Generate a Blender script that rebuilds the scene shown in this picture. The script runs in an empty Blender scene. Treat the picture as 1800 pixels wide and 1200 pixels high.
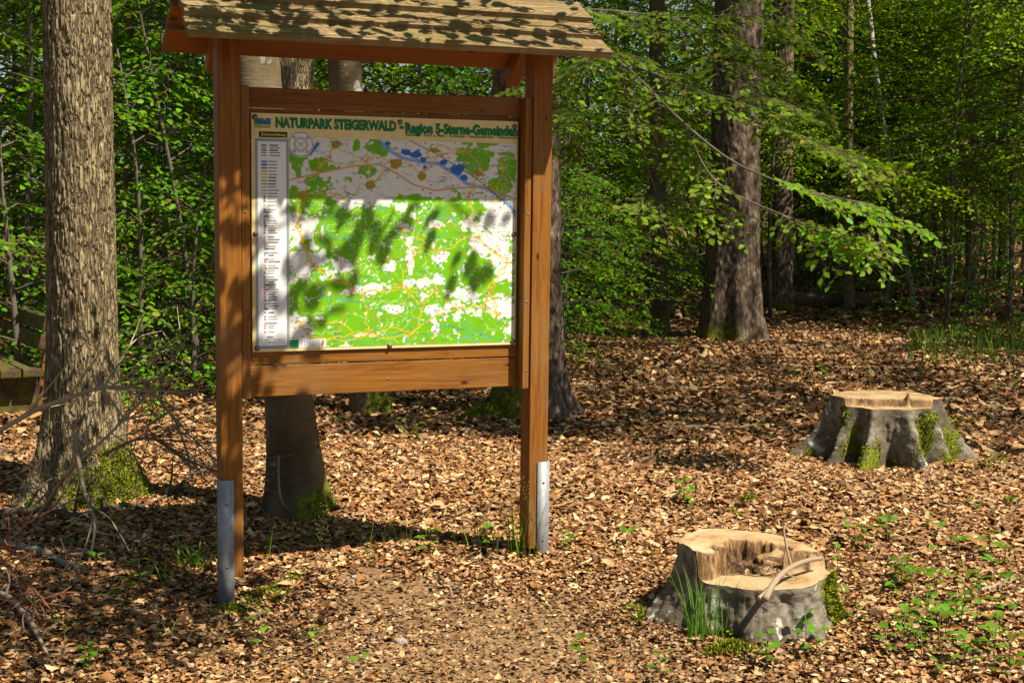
import bpy, bmesh, math, random
import numpy as np
from mathutils import Vector, Matrix

# ------------------------------------------------------------------ camera, sky, sun, exposure
sc = bpy.context.scene
COL = sc.collection
FPX, EYE = 2500.0, 1.52
PITCH, ROLL = math.atan(255 / 2500), math.radians(0.7)
Fv = np.array([0, math.cos(PITCH), -math.sin(PITCH)]); _r0 = np.array([1., 0, 0]); _u0 = np.array([0, math.sin(PITCH), math.cos(PITCH)])
Rv = math.cos(ROLL) * _r0 + math.sin(ROLL) * _u0
Uv = -math.sin(ROLL) * _r0 + math.cos(ROLL) * _u0
Cv = np.array([0, 0, EYE])
cam = bpy.data.cameras.new('camera'); cam.sensor_width = 36.0; cam.lens = 50.0; cam.clip_start = 0.05; cam.clip_end = 500
camo = bpy.data.objects.new('camera', cam); COL.objects.link(camo)
camo.matrix_world = Matrix(((Rv[0], Uv[0], -Fv[0], Cv[0]), (Rv[1], Uv[1], -Fv[1], Cv[1]), (Rv[2], Uv[2], -Fv[2], Cv[2]), (0, 0, 0, 1)))
sc.camera = camo

SUN_AZ, SUN_EL = math.radians(55), math.radians(56)      # azimuth: to the right of "behind the camera"
SUNV = np.array([math.sin(SUN_AZ) * math.cos(SUN_EL), -math.cos(SUN_AZ) * math.cos(SUN_EL), math.sin(SUN_EL)])
world = bpy.data.worlds.new('World'); sc.world = world; world.use_nodes = True
wn = world.node_tree
sky = wn.nodes.new('ShaderNodeTexSky'); sky.sky_type = 'NISHITA'; sky.sun_disc = False
sky.sun_elevation = SUN_EL; sky.sun_rotation = math.atan2(SUNV[0], SUNV[1])
wn.links.new(sky.outputs[0], wn.nodes['Background'].inputs[0]); wn.nodes['Background'].inputs[1].default_value = 0.05
sl = bpy.data.lights.new('sun', 'SUN'); sl.energy = 5.0; sl.angle = math.radians(0.53); sl.color = (1.0, 0.90, 0.74)
so = bpy.data.objects.new('sun', sl); COL.objects.link(so)
so.rotation_euler = Vector(SUNV).to_track_quat('Z', 'Y').to_euler(); so.location = (20, -14, 36)
sc.view_settings.view_transform = 'Standard'; sc.view_settings.look = 'None'
sc.view_settings.exposure = 0.92; sc.view_settings.gamma = 1.0; sc.view_settings.use_curve_mapping = False
sc.render.engine = 'CYCLES'
cy = sc.cycles
cy.max_bounces = 6; cy.diffuse_bounces = 3; cy.glossy_bounces = 2; cy.transmission_bounces = 3; cy.transparent_max_bounces = 4
cy.use_denoising = True; cy.sample_clamp_indirect = 6.0; cy.caustics_reflective = False; cy.caustics_refractive = False

# ------------------------------------------------------------------ helpers: geometry of the photograph
def ray(x, y): return Fv + (x - 900) / FPX * Rv - (y - 600) / FPX * Uv
def aty(x, y, Y):
    d = ray(x, y); return Cv + d * (Y / d[1])
def smooth(a, b, x):
    t = np.clip((x - a) / (b - a), 0, 1); return t * t * (3 - 2 * t)

_M = np.uint64(0xFFFFFFFF)
def _hash(x, y, z, s):
    h = (x.astype(np.uint64) * np.uint64(374761393) + y.astype(np.uint64) * np.uint64(668265263) + z.astype(np.uint64) * np.uint64(2147483647) + np.uint64(s * 97 + 13) * np.uint64(1274126177)) & _M
    h = ((h ^ (h >> np.uint64(13))) * np.uint64(1274126177)) & _M
    h = ((h ^ (h >> np.uint64(16))) * np.uint64(2246822519)) & _M
    h = h ^ (h >> np.uint64(15))
    return (h & np.uint64(0xFFFFFF)).astype(np.float64) / 16777215.0
def vnoise(P, seed=0):
    P = np.asarray(P, float) + 4096.0
    i = np.floor(P).astype(np.int64); f = P - i; u = f * f * (3 - 2 * f)
    r = 0
    for dx in (0, 1):
        wx = u[..., 0] if dx else 1 - u[..., 0]
        for dy in (0, 1):
            wy = u[..., 1] if dy else 1 - u[..., 1]
            for dz in (0, 1):
                wz = u[..., 2] if dz else 1 - u[..., 2]
                r = r + wx * wy * wz * _hash(i[..., 0] + dx, i[..., 1] + dy, i[..., 2] + dz, seed)
    return r
def fbm(P, oct=3, seed=0):
    P = np.asarray(P, float); s = 0; a = 0.5; t = 0
    for k in range(oct):
        s = s + a * vnoise(P * (2.03 ** k), seed + k); t += a; a *= 0.5
    return s / t

def ground_z(x, y):
    x = np.asarray(x, float); y = np.asarray(y, float)
    P = np.stack([x * 0.45, y * 0.45, x * 0], -1)
    z = (vnoise(P, 5) - 0.5) * 0.10 * smooth(6.2, 10, y) + (vnoise(P * 3.1, 6) - 0.5) * 0.045 * smooth(0.6, 1.6, np.hypot(x + 0.4, y - 5.4))
    z = z + 0.035 * smooth(-0.9, 0.15, x) * smooth(4.0, 5.8, y) * (1 - smooth(7, 9, y))
    z = z - 0.05 * np.exp(-((x + 1.05) ** 2 + (y - 5.15) ** 2) / 0.12)
    z = z + 0.022 * np.maximum(0, y - 16) * smooth(16, 22, y)
    return z
def gz(x, y): return float(ground_z(np.array([x]), np.array([y]))[0])
def gnd(px, py):
    d = ray(px, py); z = 0.0
    for _ in range(6):
        P = Cv + d * ((z - EYE) / d[2]); z = gz(P[0], P[1])
    return np.array([P[0], P[1], z])

# ------------------------------------------------------------------ helpers: meshes and objects
def mesh_np(name, V, polys, mats=None, col=None, moss=None, mat_idx=None, smooth_shade=True):
    """polys: list of int arrays (M,k); col: (N,3) per vertex; moss: (N,)"""
    me = bpy.data.meshes.new(name)
    V = np.asarray(V, np.float32)
    polys = [np.asarray(p, np.int32) for p in polys if len(p)]
    nl = sum(p.size for p in polys); npoly = sum(len(p) for p in polys)
    me.vertices.add(len(V)); me.vertices.foreach_set('co', V.ravel())
    me.loops.add(nl); me.loops.foreach_set('vertex_index', np.concatenate([p.ravel() for p in polys]))
    tot = np.concatenate([np.full(len(p), p.shape[1], np.int32) for p in polys])
    st = np.concatenate([[0], np.cumsum(tot)[:-1]]).astype(np.int32)
    me.polygons.add(npoly); me.polygons.foreach_set('loop_start', st); me.polygons.foreach_set('loop_total', tot)
    if smooth_shade: me.polygons.foreach_set('use_smooth', np.ones(npoly, bool))
    if mats is not None:
        for m in (mats if isinstance(mats, (list, tuple)) else [mats]): me.materials.append(m)
    if mat_idx is not None: me.polygons.foreach_set('material_index', np.asarray(mat_idx, np.int32))
    if col is not None:
        a = me.attributes.new('Col', 'FLOAT_COLOR', 'POINT')
        a.data.foreach_set('color', np.concatenate([np.asarray(col, np.float32), np.ones((len(V), 1), np.float32)], 1).ravel())
    if moss is not None:
        a = me.attributes.new('moss', 'FLOAT', 'POINT'); a.data.foreach_set('value', np.asarray(moss, np.float32))
    me.update(calc_edges=True); me.validate()
    return me
def obj(name, me, parent=None, loc=None, rot=None):
    o = bpy.data.objects.new(name, me); COL.objects.link(o)
    if parent is not None: o.parent = parent
    if loc is not None: o.location = loc
    if rot is not None: o.rotation_euler = rot
    return o
def tag(o, label=None, cat=None, group=None, kind=None):
    if label: o['label'] = label
    if cat: o['category'] = cat
    if group: o['group'] = group
    if kind: o['kind'] = kind
    return o
def thing(name, label, cat, loc=(0, 0, 0), rz=0, group=None):
    return tag(obj(name, None, None, loc, (0, 0, rz)), label, cat, group)
def copy_tree(o, parent=None):
    c = o.copy(); COL.objects.link(c); c.parent = parent
    for ch in o.children: copy_tree(ch, c)
    return c

class MB:
    """collects quads/tris into one mesh"""
    def __init__(s): s.V = []; s.Q = []; s.T = []; s.C = []; s.n = 0
    def add(s, V, Q=None, T=None, C=None):
        V = np.asarray(V, float).reshape(-1, 3)
        if Q is not None and len(Q): s.Q.append(np.asarray(Q, int).reshape(-1, 4) + s.n)
        if T is not None and len(T): s.T.append(np.asarray(T, int).reshape(-1, 3) + s.n)
        s.V.append(V); s.n += len(V)
        if C is not None: s.C.append(np.broadcast_to(np.asarray(C, float), (len(V), 3)))
    def tube(s, pts, rad, k=6, cap=True, C=None):
        pts = np.asarray(pts, float); n = len(pts); rad = np.broadcast_to(np.asarray(rad, float), (n,))
        tg = np.gradient(pts, axis=0); tg /= np.linalg.norm(tg, axis=1)[:, None] + 1e-9
        a = np.cross(tg[0], [0, 0, 1.]); a = a if np.linalg.norm(a) > 1e-3 else np.cross(tg[0], [1., 0, 0])
        fr = []
        for i in range(n):
            a = a - tg[i] * (a @ tg[i]); a /= np.linalg.norm(a) + 1e-9; fr.append((a, np.cross(tg[i], a)))
        th = np.arange(k) * 2 * math.pi / k
        V = np.concatenate([pts[i] + rad[i] * (np.cos(th)[:, None] * fr[i][0] + np.sin(th)[:, None] * fr[i][1]) for i in range(n)])
        i, j = np.meshgrid(np.arange(n - 1), np.arange(k), indexing='ij'); j2 = (j + 1) % k
        Q = np.stack([i * k + j, i * k + j2, (i + 1) * k + j2, (i + 1) * k + j], -1).reshape(-1, 4)
        T = []
        if cap:
            V = np.concatenate([V, pts[:1], pts[-1:]]); b = n * k
            T = [[b, (q + 1) % k, q] for q in range(k)] + [[b + 1, (n - 1) * k + q, (n - 1) * k + (q + 1) % k] for q in range(k)]
        s.add(V, Q, T, C)
    def mesh(s, name, mats, smooth_shade=True):
        P = []
        if s.Q: P.append(np.concatenate(s.Q))
        if s.T: P.append(np.concatenate(s.T))
        return mesh_np(name, np.concatenate(s.V), P, mats, np.concatenate(s.C) if s.C else None, smooth_shade=smooth_shade)

def box_mesh(name, size, mats, bevel=0.003, cuts=0, top_mat=None):
    bm = bmesh.new(); bmesh.ops.create_cube(bm, size=1)
    for v in bm.verts: v.co = Vector((v.co.x * size[0], v.co.y * size[1], v.co.z * size[2]))
    if bevel: bmesh.ops.bevel(bm, geom=list(bm.edges), offset=bevel, segments=2, profile=0.6, affect='EDGES')
    if top_mat is not None:
        for f in bm.faces:
            if f.normal.z > -0.5: f.material_index = top_mat
    me = bpy.data.meshes.new(name); bm.to_mesh(me); bm.free()
    for m in (mats if isinstance(mats, (list, tuple)) else [mats]): me.materials.append(m)
    return me

# ------------------------------------------------------------------ materials
class NT:
    def __init__(s, name):
        s.m = bpy.data.materials.new(name); s.m.use_nodes = True; s.t = s.m.node_tree; s.b = s.t.nodes['Principled BSDF']; s.out = s.t.nodes['Material Output']
    def n(s, typ, **kw):
        nd = s.t.nodes.new(typ)
        for k, v in kw.items():
            if k in nd.inputs.keys(): nd.inputs[k].default_value = v
            else: setattr(nd, k, v)
        return nd
    def l(s, a, b): s.t.links.new(a, b)
    def coord(s, scale=(1, 1, 1), kind='Object'):
        c = s.n('ShaderNodeTexCoord'); mp = s.n('ShaderNodeMapping'); mp.inputs['Scale'].default_value = scale
        s.l(c.outputs[kind], mp.inputs['Vector']); return mp.outputs[0]
    def noise(s, vec, scale, detail=4, rough=0.55, dist=0.0):
        nd = s.n('ShaderNodeTexNoise'); nd.inputs['Scale'].default_value = scale; nd.inputs['Detail'].default_value = detail
        nd.inputs['Roughness'].default_value = rough; nd.inputs['Distortion'].default_value = dist; s.l(vec, nd.inputs['Vector']); return nd.outputs[0]
    def voro(s, vec, scale, feature='F1', out='Distance'):
        nd = s.n('ShaderNodeTexVoronoi', feature=feature); nd.inputs['Scale'].default_value = scale; s.l(vec, nd.inputs['Vector']); return nd.outputs[out]
    def ramp(s, fac, stops):
        r = s.n('ShaderNodeValToRGB'); e = r.color_ramp.elements
        while len(e) < len(stops): e.new(0.5)
        for el, (p, c) in zip(e, stops): el.position = p; el.color = (*c, 1) if len(c) == 3 else c
        s.l(fac, r.inputs[0]); return r.outputs[0]
    def fr(s, fac, a, b): return s.ramp(fac, [(a, (0, 0, 0)), (b, (1, 1, 1))])
    def mix(s, fac, a, b, mode='MIX'):
        nd = s.n('ShaderNodeMix', data_type='RGBA', blend_type=mode)
        for v, k in ((fac, 0), (a, 6), (b, 7)):
            if hasattr(v, 'node'): s.l(v, nd.inputs[k])
            else: nd.inputs[k].default_value = v if k == 0 else (*v, 1)
        return nd.outputs[2]
    def math(s, op, a, b=0.0):
        nd = s.n('ShaderNodeMath', operation=op)
        for v, k in ((a, 0), (b, 1)):
            if hasattr(v, 'node'): s.l(v, nd.inputs[k])
            else: nd.inputs[k].default_value = v
        return nd.outputs[0]
    def attr(s, name, out='Color'):
        nd = s.n('ShaderNodeAttribute'); nd.attribute_name = name; return nd.outputs[out]
    def bump(s, h, strength=0.5, dist=0.01, normal=None):
        nd = s.n('ShaderNodeBump'); nd.inputs['Strength'].default_value = strength; nd.inputs['Distance'].default_value = dist
        s.l(h, nd.inputs['Height'])
        if normal is not None: s.l(normal, nd.inputs['Normal'])
        return nd.outputs[0]
    def done(s, col=None, rough=0.8, normal=None, spec=0.3, metal=0.0):
        if col is not None:
            if hasattr(col, 'node'): s.l(col, s.b.inputs['Base Color'])
            else: s.b.inputs['Base Color'].default_value = (*col, 1)
        if hasattr(rough, 'node'): s.l(rough, s.b.inputs['Roughness'])
        else: s.b.inputs['Roughness'].default_value = rough
        s.b.inputs['Specular IOR Level'].default_value = spec; s.b.inputs['Metallic'].default_value = metal
        if normal is not None: s.l(normal, s.b.inputs['Normal'])
        return s.m

def m_stain(name, a, b, knots=True):
    t = NT(name); oi = t.n('ShaderNodeObjectInfo')
    v = t.coord((1, 1, 1)); add = t.n('ShaderNodeVectorMath', operation='MULTIPLY_ADD')
    t.l(oi.outputs['Random'], add.inputs[0]); add.inputs[1].default_value = (7.3, 3.1, 9.7); t.l(v, add.inputs[2])
    st = t.n('ShaderNodeMapping'); st.inputs['Scale'].default_value = (1.2, 22, 22); t.l(add.outputs[0], st.inputs[0])
    g = t.noise(st.outputs[0], 2.2, 5, 0.6, 1.2)
    fine = t.noise(st.outputs[0], 9, 3, 0.6)
    big = t.noise(add.outputs[0], 3.0, 3)
    c = t.ramp(g, [(0.3, a), (0.62, b), (0.8, tuple(x * 0.75 for x in b))])
    c = t.mix(t.math('MULTIPLY', t.fr(fine, 0.5, 0.75), 0.45), c, tuple(x * 0.5 for x in a))
    c = t.mix(t.math('MULTIPLY', t.fr(big, 0.5, 0.72), 0.5), c, (0.23, 0.135, 0.055))
    if knots:
        km = t.n('ShaderNodeMapping'); km.inputs['Scale'].default_value = (5, 11, 11); t.l(add.outputs[0], km.inputs[0])
        k = t.voro(km.outputs[0], 1.0)
        c = t.mix(t.math('SUBTRACT', 1.0, t.fr(k, 0.05, 0.11)), c, (0.045, 0.016, 0.006))
    return t.done(c, 0.55, t.bump(g, 0.25, 0.004, t.bump(fine, 0.25, 0.0015)), 0.18)

def m_roof():
    t = NT('weathered_roof_wood'); oi = t.n('ShaderNodeObjectInfo'); v = t.coord()
    add = t.n('ShaderNodeVectorMath', operation='MULTIPLY_ADD'); t.l(oi.outputs['Random'], add.inputs[0]); add.inputs[1].default_value = (7.3, 3.1, 9.7); t.l(v, add.inputs[2])
    st = t.n('ShaderNodeMapping'); st.inputs['Scale'].default_value = (1.5, 30, 30); t.l(add.outputs[0], st.inputs[0])
    g = t.noise(st.outputs[0], 2.5, 5, 0.65, 0.6); big = t.noise(add.outputs[0], 5.0, 4); sp = t.noise(add.outputs[0], 60, 3)
    c = t.ramp(g, [(0.28, (0.06, 0.038, 0.02)), (0.5, (0.20, 0.138, 0.066)), (0.72, (0.31, 0.23, 0.12))])
    c = t.mix(t.math('MULTIPLY', t.fr(big, 0.42, 0.66), 0.5), c, (0.135, 0.115, 0.03))
    c = t.mix(t.math('MULTIPLY', t.fr(sp, 0.52, 0.7), 0.5), c, (0.10, 0.075, 0.035))
    return t.done(c, 0.85, t.bump(g, 0.5, 0.004, t.bump(sp, 0.5, 0.003)), 0.2)

def m_steel():
    t = NT('galvanised_steel'); v = t.coord(); n = t.noise(v, 14, 4, 0.6, 1.5); n2 = t.noise(v, 70, 3)
    c = t.ramp(n, [(0.3, (0.20, 0.21, 0.22)), (0.7, (0.34, 0.35, 0.36))])
    r = t.ramp(n, [(0.3, (0.7, 0.7, 0.7)), (0.7, (0.55, 0.55, 0.55))])
    return t.done(c, r, t.bump(n2, 0.1, 0.001), 0.5, 0.35)

def m_bark(name, kind):
    t = NT(name); v = t.coord()
    DK = ((0.075, 0.058, 0.038), (0.19, 0.163, 0.122), (0.34, 0.31, 0.255)); BS = 1.0
    if kind == 'beech_tree': DK = ((0.075, 0.052, 0.024), (0.13, 0.098, 0.052), (0.20, 0.17, 0.11)); kind = 'beech'; BS = 0.5
    moss = t.attr('moss', 'Fac')
    if kind == 'oak':
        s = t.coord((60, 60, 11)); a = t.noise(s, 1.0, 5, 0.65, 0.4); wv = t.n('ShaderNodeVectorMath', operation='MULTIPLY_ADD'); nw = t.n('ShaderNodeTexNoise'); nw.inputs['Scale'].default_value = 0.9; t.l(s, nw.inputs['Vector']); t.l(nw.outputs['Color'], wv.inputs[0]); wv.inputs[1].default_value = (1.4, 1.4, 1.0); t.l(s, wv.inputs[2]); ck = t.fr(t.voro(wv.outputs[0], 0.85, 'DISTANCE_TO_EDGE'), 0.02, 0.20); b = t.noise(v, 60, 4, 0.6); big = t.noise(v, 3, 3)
        c = t.ramp(a, [(0.30, (0.078, 0.057, 0.027)), (0.46, (0.25, 0.193, 0.10)), (0.68, (0.47, 0.385, 0.225))])
        c = t.mix(t.math('MULTIPLY', t.fr(big, 0.45, 0.7), 0.35), c, (0.23, 0.20, 0.11))
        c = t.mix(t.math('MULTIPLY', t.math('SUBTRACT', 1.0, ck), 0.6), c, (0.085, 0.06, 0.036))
        nrm = t.bump(ck, 1.0, 0.012, t.bump(a, 0.6, 0.010, t.bump(b, 0.5, 0.004))); rough = 0.9
    elif kind == 'beech':
        s = t.coord((5, 5, 26) if BS < .9 else (11, 11, 17)); a = t.noise(s, 1.0, 5, 0.65, 1.0); b = t.noise(v, 40, 4, 0.6); big = t.noise(v, 4, 4)
        c = t.ramp(big, [(0.3, DK[0]), (0.55, DK[1]), (0.75, DK[2])])
        c = t.mix(t.math('MULTIPLY', t.fr(a, 0.52, 0.66), 0.65), c, (0.06, 0.046, 0.024))
        c = t.mix(t.math('MULTIPLY', t.fr(t.noise(v, 7, 4, 0.6), 0.62, 0.68), 0.6), c, (0.50, 0.51, 0.46))
        if BS > .9:
            c = t.mix(t.math('MULTIPLY', t.fr(t.noise(v, 22, 5, 0.7), 0.5, 0.66), 0.75), c, (0.07, 0.056, 0.036)); c = t.mix(t.math('MULTIPLY', t.fr(t.noise(v, 13, 3, 0.6), 0.64, 0.67), 0.8), c, (0.52, 0.52, 0.46))
        nrm = t.bump(a, 0.9 * BS, 0.014, t.bump(b, 0.6 * BS, 0.006)); rough = 0.85
    elif kind == 'spruce':
        s = t.coord((26, 26, 11)); a = t.voro(s, 1.0); n = t.noise(s, 1.2, 5, 0.6, 0.5); b = t.noise(v, 55, 4, 0.6)
        c = t.ramp(n, [(0.3, (0.055, 0.037, 0.024)), (0.52, (0.145, 0.103, 0.07)), (0.72, (0.30, 0.24, 0.18))])
        c = t.mix(t.math('MULTIPLY', t.fr(a, 0.45, 0.75), 0.7), c, (0.035, 0.022, 0.015))
        c = t.mix(t.math('MULTIPLY', t.fr(t.noise(v, 9, 4, 0.6), 0.6, 0.68), 0.45), c, (0.34, 0.32, 0.27))
        nrm = t.bump(t.math('SUBTRACT', 1.0, a), 0.9, 0.012, t.bump(n, 0.6, 0.008)); rough = 0.9
    elif kind == 'birch':
        s = t.coord((4, 4, 22)); a = t.noise(s, 1.2, 4, 0.6, 0.4)
        c = t.ramp(a, [(0.42, (0.45, 0.43, 0.38)), (0.56, (0.36, 0.34, 0.29)), (0.62, (0.06, 0.05, 0.04))])
        nrm = t.bump(a, 0.3, 0.004); rough = 0.7
    mo = t.noise(v, 17, 6, 0.7); mo2 = t.noise(v, 130, 3, 0.6)
    mf = t.fr(t.math('ADD', moss, t.math('MULTIPLY', t.math('SUBTRACT', mo, 0.5), 1.9)), 0.40, 0.58)
    mc = t.ramp(mo2, [(0.35, (0.055, 0.07, 0.006)), (0.55, (0.17, 0.19, 0.012)), (0.75, (0.30, 0.29, 0.03))])
    c = t.mix(mf, c, mc)
    nrm = t.bump(t.math('MULTIPLY', mf, t.math('ADD', mo2, 0.6)), 0.7, 0.012, nrm)
    return t.done(c, rough, nrm, 0.2)

def m_leaf(name, tr=0.48, rough=0.5, spec=0.12, emit_trans=(1.35, 1.45, 0.35)):
    t = NT(name); col = t.attr('Col'); oi = t.n('ShaderNodeObjectInfo')
    hs = t.n('ShaderNodeHueSaturation'); t.l(col, hs.inputs['Color'])
    t.l(t.math('ADD', t.math('MULTIPLY', oi.outputs['Random'], 0.03), 0.485), hs.inputs['Hue'])
    t.l(t.math('ADD', t.math('MULTIPLY', oi.outputs['Random'], 0.3), 0.85), hs.inputs['Value'])
    c = hs.outputs[0]
    t.done(c, rough, None, spec)
    tl = t.n('ShaderNodeBsdfTranslucent'); t.l(t.mix(1.0, c, emit_trans, 'MULTIPLY'), tl.inputs[0])
    ms = t.n('ShaderNodeMixShader'); ms.inputs[0].default_value = tr
    t.l(t.b.outputs[0], ms.inputs[1]); t.l(tl.outputs[0], ms.inputs[2]); t.l(ms.outputs[0], t.out.inputs['Surface'])
    return t.m

def m_attr(name, rough=0.7, spec=0.3, bumpscale=None):
    t = NT(name); c = t.attr('Col'); n = None
    if bumpscale: n = t.bump(t.noise(t.coord(), bumpscale, 3), 0.4, 0.004)
    return t.done(c, rough, n, spec)
def m_flat(name, c, rough=0.6, spec=0.3, metal=0.0): return NT(name).done(c, rough, None, spec, metal)

def m_ground():
    t = NT('forest_floor_soil'); v = t.coord((1, 1, 1))
    b = t.noise(v, 2.0, 5, 0.6); f = t.noise(v, 45, 4, 0.65)
    vo = t.n('ShaderNodeTexVoronoi'); vo.inputs['Scale'].default_value = 38; t.l(v, vo.inputs['Vector'])
    sep = t.n('ShaderNodeSeparateColor'); t.l(vo.outputs['Color'], sep.inputs[0])
    leaf = t.ramp(sep.outputs[0], [(0.0, (0.05, 0.026, 0.012)), (0.4, (0.13, 0.068, 0.028)), (0.75, (0.24, 0.145, 0.066)), (1.0, (0.36, 0.25, 0.14))])
    soil = t.ramp(f, [(0.3, (0.032, 0.021, 0.012)), (0.6, (0.085, 0.055, 0.03)), (0.8, (0.15, 0.10, 0.055))])
    c = t.mix(t.fr(t.math('ADD', sep.outputs[1], t.math('MULTIPLY', b, 0.3)), 0.35, 0.45), soil, leaf)
    sand = t.attr('moss', 'Fac')
    sc_ = t.ramp(f, [(0.3, (0.15, 0.088, 0.042)), (0.7, (0.31, 0.20, 0.105))])
    c = t.mix(t.fr(t.math('ADD', sand, t.math('MULTIPLY', t.math('SUBTRACT', f, 0.5), 0.8)), 0.35, 0.6), c, sc_)
    return t.done(c, 0.95, t.bump(f, 0.8, 0.02, t.bump(vo.outputs['Distance'], 0.5, 0.02)), 0.15)

def m_cut():
    t = NT('fresh_cut_wood'); v = t.coord()
    ln = t.n('ShaderNodeVectorMath', operation='LENGTH'); mp = t.n('ShaderNodeMapping'); mp.inputs['Scale'].default_value = (1, 1, 0.0); t.l(v, mp.inputs[0])
    wob = t.noise(v, 6, 3); t.l(mp.outputs[0], ln.inputs[0])
    rr = t.math('ADD', ln.outputs['Value'], t.math('MULTIPLY', wob, 0.05))
    ring = t.math('SINE', t.math('MULTIPLY', rr, 520.0))
    fine = t.noise(v, 70, 4, 0.6); big = t.noise(v, 9, 4, 0.6)
    c = t.ramp(big, [(0.32, (0.25, 0.14, 0.06)), (0.5, (0.42, 0.285, 0.15)), (0.72, (0.50, 0.375, 0.225))])
    c = t.mix(t.math('MULTIPLY', t.fr(t.math('ADD', t.math('MULTIPLY', ring, 0.5), 0.5), 0.4, 1.0), 0.35), c, (0.34, 0.21, 0.09))
    c = t.mix(t.math('MULTIPLY', t.fr(fine, 0.55, 0.75), 0.35), c, (0.28, 0.17, 0.08))
    # torn, rotten wood where the mask says so
    rot = t.attr('moss', 'Fac'); st = t.noise(t.coord((44, 44, 9)), 1.0, 6, 0.72, 1.2)
    rc = t.ramp(st, [(0.36, (0.045, 0.024, 0.011)), (0.52, (0.21, 0.115, 0.048)), (0.72, (0.44, 0.295, 0.15))])
    rf = t.fr(t.math('ADD', rot, t.math('MULTIPLY', t.math('SUBTRACT', big, 0.5), 0.5)), 0.35, 0.6)
    c = t.mix(rf, c, rc)
    dk = t.fr(t.math('ADD', rot, t.math('MULTIPLY', t.math('SUBTRACT', fine, 0.5), 0.5)), 0.8, 0.98)
    c = t.mix(dk, c, (0.035, 0.02, 0.01))
    return t.done(c, 0.8, t.bump(t.math('ADD', st, fine), 0.5, 0.006), 0.2)

M = {}
M['stain'] = m_stain('stained_pine', (0.145, 0.052, 0.008), (0.285, 0.115, 0.017))
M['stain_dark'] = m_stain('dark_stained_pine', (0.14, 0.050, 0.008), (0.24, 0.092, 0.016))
M['stain_red'] = m_stain('red_stained_pine', (0.22, 0.074, 0.014), (0.33, 0.115, 0.022))
M['roof'] = m_roof(); M['steel'] = m_steel()
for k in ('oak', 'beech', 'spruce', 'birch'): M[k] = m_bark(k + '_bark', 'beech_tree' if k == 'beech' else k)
M['stump_bark'] = m_bark('grey_stump_bark', 'beech')
M['leaf'] = m_leaf('green_leaf'); M['leaf_near'] = m_leaf('glossy_green_leaf', 0.45, 0.45, 0.18)
M['grass'] = m_leaf('grass_blade', 0.3, 0.45)
M['litter'] = m_attr('dry_leaf', 0.65, 0.3); M['twig'] = m_attr('dry_twig', 0.85, 0.2, 60)
M['moss'] = m_attr('moss_fuzz', 0.95, 0.1)
M['ground'] = m_ground(); M['cut'] = m_cut()
M['cream'] = NT('cream_panel'); _t = M['cream']; M['cream'] = _t.done(_t.ramp(_t.noise(_t.coord(), 18, 4), [(0.3, (0.70, 0.55, 0.22)), (0.7, (0.80, 0.66, 0.31))]), 0.45, None, 0.4)
M['print'] = m_attr('map_print', 0.5, 0.2)
M['green_ink'] = m_flat('green_ink', (0.0, 0.19, 0.035), 0.5); M['black_ink'] = m_flat('black_ink', (0.012, 0.014, 0.012), 0.5)
M['yellow_ink'] = m_flat('yellow_ink', (0.75, 0.62, 0.05), 0.5); M['white_ink'] = m_flat('white_ink', (0.75, 0.75, 0.72), 0.5)
M['grey_ink'] = m_flat('grey_ink', (0.26, 0.33, 0.38), 0.5); M['blue_ink'] = m_flat('blue_ink', (0.03, 0.12, 0.42), 0.5); M['lime_ink'] = m_flat('lime_ink', (0.12, 0.38, 0.04), 0.5)
M['screw'] = m_flat('screw_metal', (0.22, 0.21, 0.20), 0.5, 0.5, 0.7)

# ------------------------------------------------------------------ ground
rng = np.random.default_rng(11); random.seed(4)
def sand_mask(x, y):
    x = np.asarray(x, float); y = np.asarray(y, float)
    w = (vnoise(np.stack([x * 4, y * 4, x * 0], -1), 9) - 0.5) * 0.35
    a = gnd(705, 1045); c = gnd(640, 1010); e = gnd(840, 985); q = gnd(350, 1150)
    m = 0
    for p, rx, ry in ((a, 0.36, 0.26), (c, 0.15, 0.14), (e, 0.12, 0.14), (q, 0.12, 0.10)):
        m = np.maximum(m, 1 - smooth(0.4, 1.15, np.hypot((x - p[0]) / rx, (y - p[1]) / ry) + w))
    pth = np.exp(-((x + 0.15) / 0.9) ** 4) * (1 - smooth(5.0, 5.5, y)) * smooth(.22, .50, fbm(np.stack([x * 2.2, y * 2.2, x * 0], -1), 3, 19))
    return np.maximum(m, 0.72 * pth)
def axis(pts):
    out = []
    for (a, b, n) in pts: out += list(np.linspace(a, b, n, endpoint=False))
    return np.array(out + [pts[-1][1]])
gx = axis([(-60, -8, 40), (-8, -3, 60), (-3, 4, 140), (4, 10, 40), (10, 60, 24)]); gy = axis([(-25, 3, 20), (3, 9, 120), (9, 24, 90), (24, 90, 30)])
GX, GY = np.meshgrid(gx, gy); GZ = ground_z(GX, GY) + (fbm(np.stack([GX * 9, GY * 9, GX * 0], -1), 3, 21) - 0.5) * 0.03 * smooth(-2, 3, GY)
nx, ny = len(gx), len(gy); ii, jj = np.meshgrid(np.arange(ny - 1), np.arange(nx - 1), indexing='ij')
Q = np.stack([ii * nx + jj, ii * nx + jj + 1, (ii + 1) * nx + jj + 1, (ii + 1) * nx + jj], -1).reshape(-1, 4)
ground = obj('forest_ground', mesh_np('forest_ground', np.stack([GX, GY, GZ], -1).reshape(-1, 3), [Q], M['ground'], moss=sand_mask(GX.ravel(), GY.ravel())))
tag(ground, 'brown forest floor of bare soil under dry leaves', kind='structure')

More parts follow.
